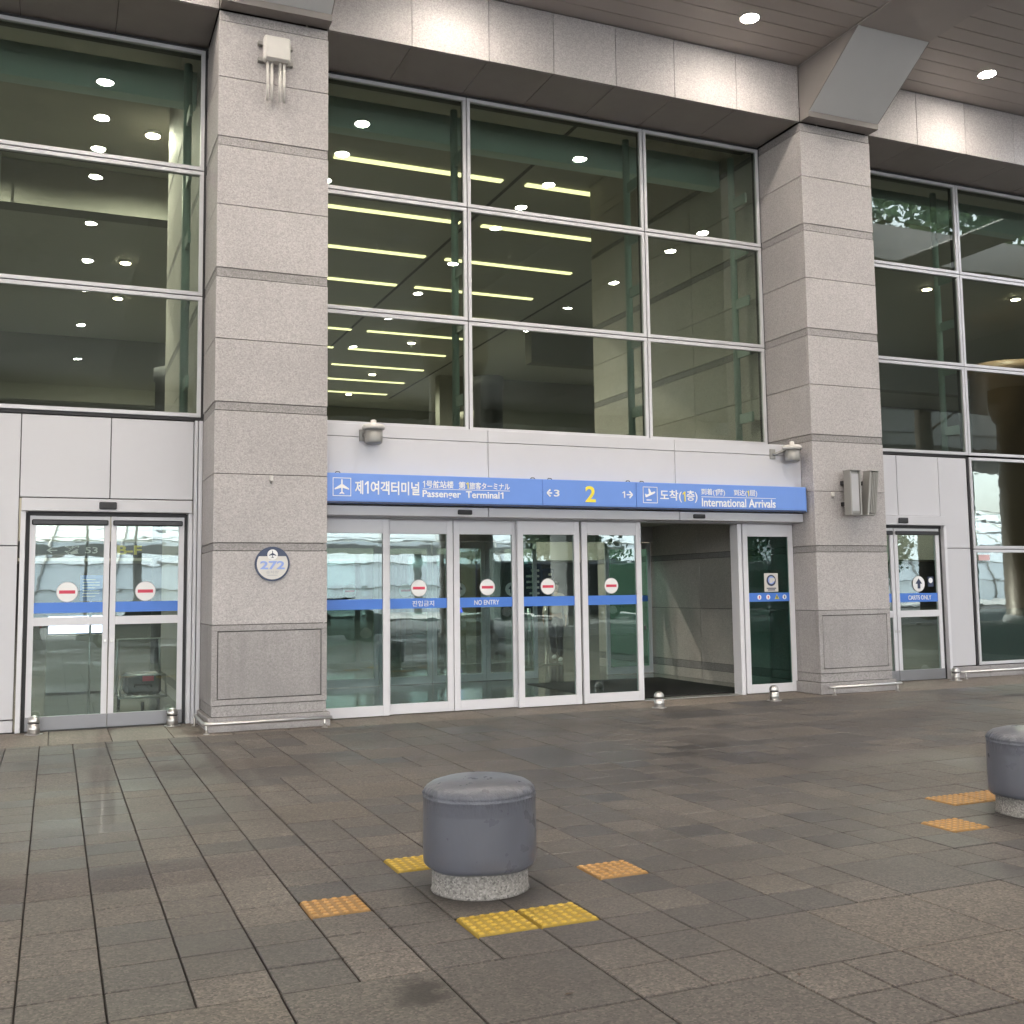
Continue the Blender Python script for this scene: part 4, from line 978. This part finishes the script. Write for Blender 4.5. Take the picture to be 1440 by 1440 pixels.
# ================================================================ BEHIND THE CAMERA (seen in the glass)
def canopy_column(x, y, label):
    t = thing('canopy_column', (x, y, 0), label, 'column', 'round columns carrying the canopy')
    MB().lathe((x, y, -.16), [(.85, 0), (.85, .5), (.8, .52), (.8, 8.3), (.95, 8.5), (1.05, 9.0), (1.05, 9.7)], 36).build('shaft', 'bronze', t)
    MB().lathe((x, y, -.16), [(.92, 0), (.92, .42), (.86, .46)], 36).build('plinth', 'granite_band', t)
canopy_column(11.3, -3.0, 'round bronze clad canopy column mirrored in the sliding doors'); canopy_column(36.4, -4.2, 'round bronze clad canopy column mirrored in the tall window past the cart door')
# elevated road deck with its piers
dk = thing('road_deck', (10, -21, 0), 'elevated concrete road deck beyond the canopy', 'bridge')
MB().box(-120, 150, -26, -16.05, 9.0, 10.2).build('deck', 'concrete', dk); MB().box(-120, 150, -26.2, -26.001, 9.0, 11.1).build('parapet', 'concrete', dk); MB().box(-120, 150, -16.049, -15.95, 9.7, 11.1).build('parapet', 'concrete', dk)
for x in (-44, -20, 23.5, 50, 74): MB().cbox(x-.6, x+.6, -22, -20, -.35, 9.0, .05).build('pier', 'concrete', dk)
# elevated walkway
wk = thing('footbridge', (0, -46, 0), 'slim grey elevated walkway in front of the vaulted glass hall', 'bridge')
MB().cbox(-60, 40, -48, -45, 4.2, 4.75, .05).build('deck', 'concrete', wk)
for x in (-50, -30, -11, 5, 24): MB().tube([(x, -46.5, -.4), (x, -46.5, 4.2)], .28, 12).build('pier', 'concrete', wk)
for z in (5.2, 5.7): MB().tube([(-60, -45.1, z), (40, -45.1, z)], .03, 6).build('handrail', 'steel', wk)
# vaulted pale glass hall with ribs
gh = thing('glass_hall', (5, -95, -.4), 'long pale vaulted glass hall with curved ribs across the road', 'building')
arc = [(-70-2*math.sin(a)*0 - 50*(1-math.cos(a)), 15*math.sin(a)) for a in [math.pi/2*k/10 for k in range(11)]]
v = MB(); vs = [(x, y, z-.4) for x in (-110, 130) for y, z in arc]; n = len(arc)
v.add(vs+[(-110, -120, -.4), (130, -120, -.4)], [(k, k+n, k+1+n, k+1) for k in range(n-1)]+[tuple(range(n))+(2*n,), tuple(reversed(range(n, 2*n)))+(2*n+1,)] , 0, False); v.build('vault', 'facade_glass', gh)
for k in range(41):
    x = -110+6*k; MB().tube([(x+ (z*.25), y+.15, z-.4) for y, z in arc[:8]], .12, 6).build('rib', 'spk', gh)
for y, z in arc[1:7:1]: MB().tube([(-110, y+.2, z-.4), (130, y+.2, z-.4)], .08, 6).build('purlin', 'spk', gh)
# vehicles
def car(x, y, colr, ang, label):
    if colr not in M: M[colr] = plain('car_paint', {'car_white': (.75, .75, .75), 'car_black': (.02, .02, .022), 'car_silver': (.45, .46, .47), 'car_grey': (.15, .16, .17)}[colr], .2, var=.01)
    t = thing('parked_car', (x, y, -.13), label, 'car')
    zb = -.13
    side = [(-2.25, .32), (-2.2, .75), (-1.75, .9), (-1.0, .98), (-.75, 1.02), (.9, 1.02), (1.85, .98), (2.2, .82), (2.25, .35), (1.9, .28), (-1.9, .28)]
    b = MB(); n = len(side); W = .9
    vs = [(x+p, y+s*(W if q < .9 else W-.06), zb+q) for s in (-1, 1) for p, q in side]
    b.add(vs, [tuple(range(n)), tuple(reversed(range(n, 2*n)))]+[(k, n+k, n+(k+1) % n, (k+1) % n) for k in range(n)]); b.build('body', colr, t)
    cab = [(-1.05, .97), (-.35, 1.42), (.55, 1.46), (1.2, 1.36), (1.75, .97)]
    b = MB(); n = len(cab); vs = [(x+p, y+s*(.83 if q < 1 else .66), zb+q) for s in (-1, 1) for p, q in cab]
    b.add(vs, [tuple(range(n)), tuple(reversed(range(n, 2*n)))]+[(k, n+k, n+(k+1) % n, (k+1) % n) for k in range(n)]); b.build('greenhouse', 'carglass', t)
    MB().cbox(x-.4, x+1.15, y-.64, y+.64, zb+1.425, zb+1.475, .02).build('roof', colr, t)
    for wx in (-1.4, 1.4):
        for s in (-1, 1):
            wh = MB().tube([(x+wx, y+s*.72, zb+.33), (x+wx, y+s*.91, zb+.33)], .33, 20).build('wheel', 'rubber', t)
            MB().tube([(x+wx, y+s*.905, zb+.33), (x+wx, y+s*.925, zb+.33)], .2, 16).build('rim', 'steel', wh)
    for s in (-1, 1):
        MB().cbox(x-2.27, x-2.2, y+s*.62-.18, y+s*.62+.18, zb+.62, zb+.74, .01).build('headlight', 'white', t); MB().cbox(x+2.2, x+2.265, y+s*.62-.18, y+s*.62+.18, zb+.68, zb+.8, .01).build('tail_light', 'red', t)
car(-2.6, -9.2, 'car_white', 0, 'white saloon car standing at the kerb, mirrored in the side door'); car(2.9, -9.3, 'car_silver', 0, 'silver saloon car standing at the kerb behind the white one'); car(8.2, -9.1, 'car_black', 0, 'black saloon car standing at the kerb behind the silver one')
car(3.5, -17.6, 'car_white', 0, 'white saloon car driving in the far lane under the deck'); car(-5, -18, 'car_grey', 0, 'grey saloon car driving in the far lane under the deck')
def bus(x, y, label, c):
    M.setdefault('bus_dark', plain('bus_dark', (.035, .04, .05), .25)); M.setdefault('bus_white', plain('bus_white', (.6, .62, .64), .3))
    t = thing('coach_bus', (x, y, -.13), label, 'bus'); zb = -.13; L, W, H = 5.6, 1.22, 3.3
    MB().cbox(x-L, x+L, y-W, y+W, zb+.35, zb+H, .16).build('body', c, t)
    for s in (-1, 1):
        for k in range(6): MB().cbox(x-L+.7+k*1.68, x-L+2.3+k*1.68, y+s*W-.01, y+s*W+.012, zb+1.65, zb+2.75, .01).build('window', 'carglass', t)
        for wx in (-3.4, 3.2):
            wh = MB().tube([(x+wx, y+s*.95, zb+.5), (x+wx, y+s*1.235, zb+.5)], .5, 24).build('wheel', 'rubber', t); MB().tube([(x+wx, y+s*1.23, zb+.5), (x+wx, y+s*1.25, zb+.5)], .29, 18).build('rim', 'steel', wh)
    for sx in (-1, 1): MB().cbox(x+sx*L-.012 if sx < 0 else x+L-.012, x+sx*L+.012, y-1.02, y+1.02, zb+1.4, zb+3.0, .01).build('windscreen', 'carglass', t)
    for s in (-1, 1): MB().cbox(x-L-.03, x-L+.02, y+s*.85-.2, y+s*.85+.2, zb+.75, zb+.98, .02).build('headlight', 'white', t)
bus(26.5, -29.3, 'dark coach bus waiting in the far lane, mirrored in the sliding doors', 'bus_dark'); bus(41, -29.4, 'pale coach bus waiting under the deck behind the dark coach', 'bus_white')
# street lamps
def street_lamp(x, y, label):
    t = thing('street_lamp', (x, y, -.35), label, 'street lamp', 'street lamps across the road')
    MB().tube([(x, y, -.4), (x, y, 8.4)], [.11, .06], 10).build('pole', 'spk', t); MB().tube([(x, y, 8.35), (x, y+.5, 8.7), (x, y+1.6, 8.8)], .045, 8).build('arm', 'spk', t)
    MB().cbox(x-.14, x+.14, y+1.5, y+2.1, 8.72, 8.84, .03).build('lamp_head', 'spk', t)
for x in (1.6, 4.2, 14.5): street_lamp(x, -36, 'tall slim street lamp on the far traffic island')
# trees
def tree(x, y, h, z0, r, zc, nleaf, label, seed, size=.3, sy=1, cone=False):
    t = thing('tree', (x, y, -.4), label, 'tree', 'trees across the road'); r2 = np.random.default_rng(seed)
    tr = MB(); tr.tube([(x, y, -.4), (x+.1, y, h*.3), (x-.1, y+.1, h*.6), (x, y, h*.92)], [.035*h*.6, .03*h*.6, .02*h*.6, .02], 10)
    for k in range(12):
        a = k*2.4; zz = z0+(h*.85-z0)*k/12*.9; rr = r*(.8-.4*k/12)
        tr.tube([(x, y, zz), (x+rr*.5*math.cos(a), y+sy*rr*.5*math.sin(a), zz+rr*.3), (x+rr*math.cos(a), y+sy*rr*math.sin(a), zz+rr*.45)], [.07, .045, .012], 6)
    tr.build('trunk', 'bark', t)
    ncl = 60; C = []
    while len(C) < ncl:
        p = r2.uniform(-1, 1, 3)
        if np.linalg.norm(p) < 1 and np.linalg.norm(p) > .35: C.append(p)
    C = np.array(C); V = []; F = []
    for i in range(nleaf):
        c = C[r2.integers(ncl)]; p = c+r2.normal(0, .13, 3)
        taper = 1 if not cone else max(.08, (1-p[2])*.55)
        ctr = np.array((x+p[0]*r*taper, y+p[1]*r*sy*taper, zc+p[2]*(h-zc)))
        u = r2.normal(size=3); u /= np.linalg.norm(u); q = np.cross(u, r2.normal(size=3)); q /= np.linalg.norm(q); s = size*r2.uniform(.6, 1.2)
        b = len(V); V += [tuple(ctr-u*s), tuple(ctr+q*s*.5), tuple(ctr+u*s), tuple(ctr-q*s*.5)]; F.append((b, b+1, b+2, b+3))
    o = MB().add(V, F).build('crown', 'leaf', t); o['kind'] = 'stuff'
tree(40, -13.1, 25, 9, 6, 18, 7000, 'tall broadleaf tree rising between canopy and deck, mirrored high in the windows', 3, .3)
tree(31, -36, 8.5, 2.5, 3.2, 5, 3500, 'dark bushy tree across the road mirrored in the cart door', 4, .26)
tree(44, -37, 12, 1.5, 4.2, 6, 4500, 'dark conical evergreen tree mirrored in the tall window', 5, .3, cone=True)
tree(58, -38, 9, 2, 4, 5.5, 3500, 'spreading green tree at the end of the traffic island', 6, .28)
tree(-7, -37, 5, 1.4, 2.6, 3, 2500, 'low rounded green tree across the road mirrored in the side door', 8, .22)
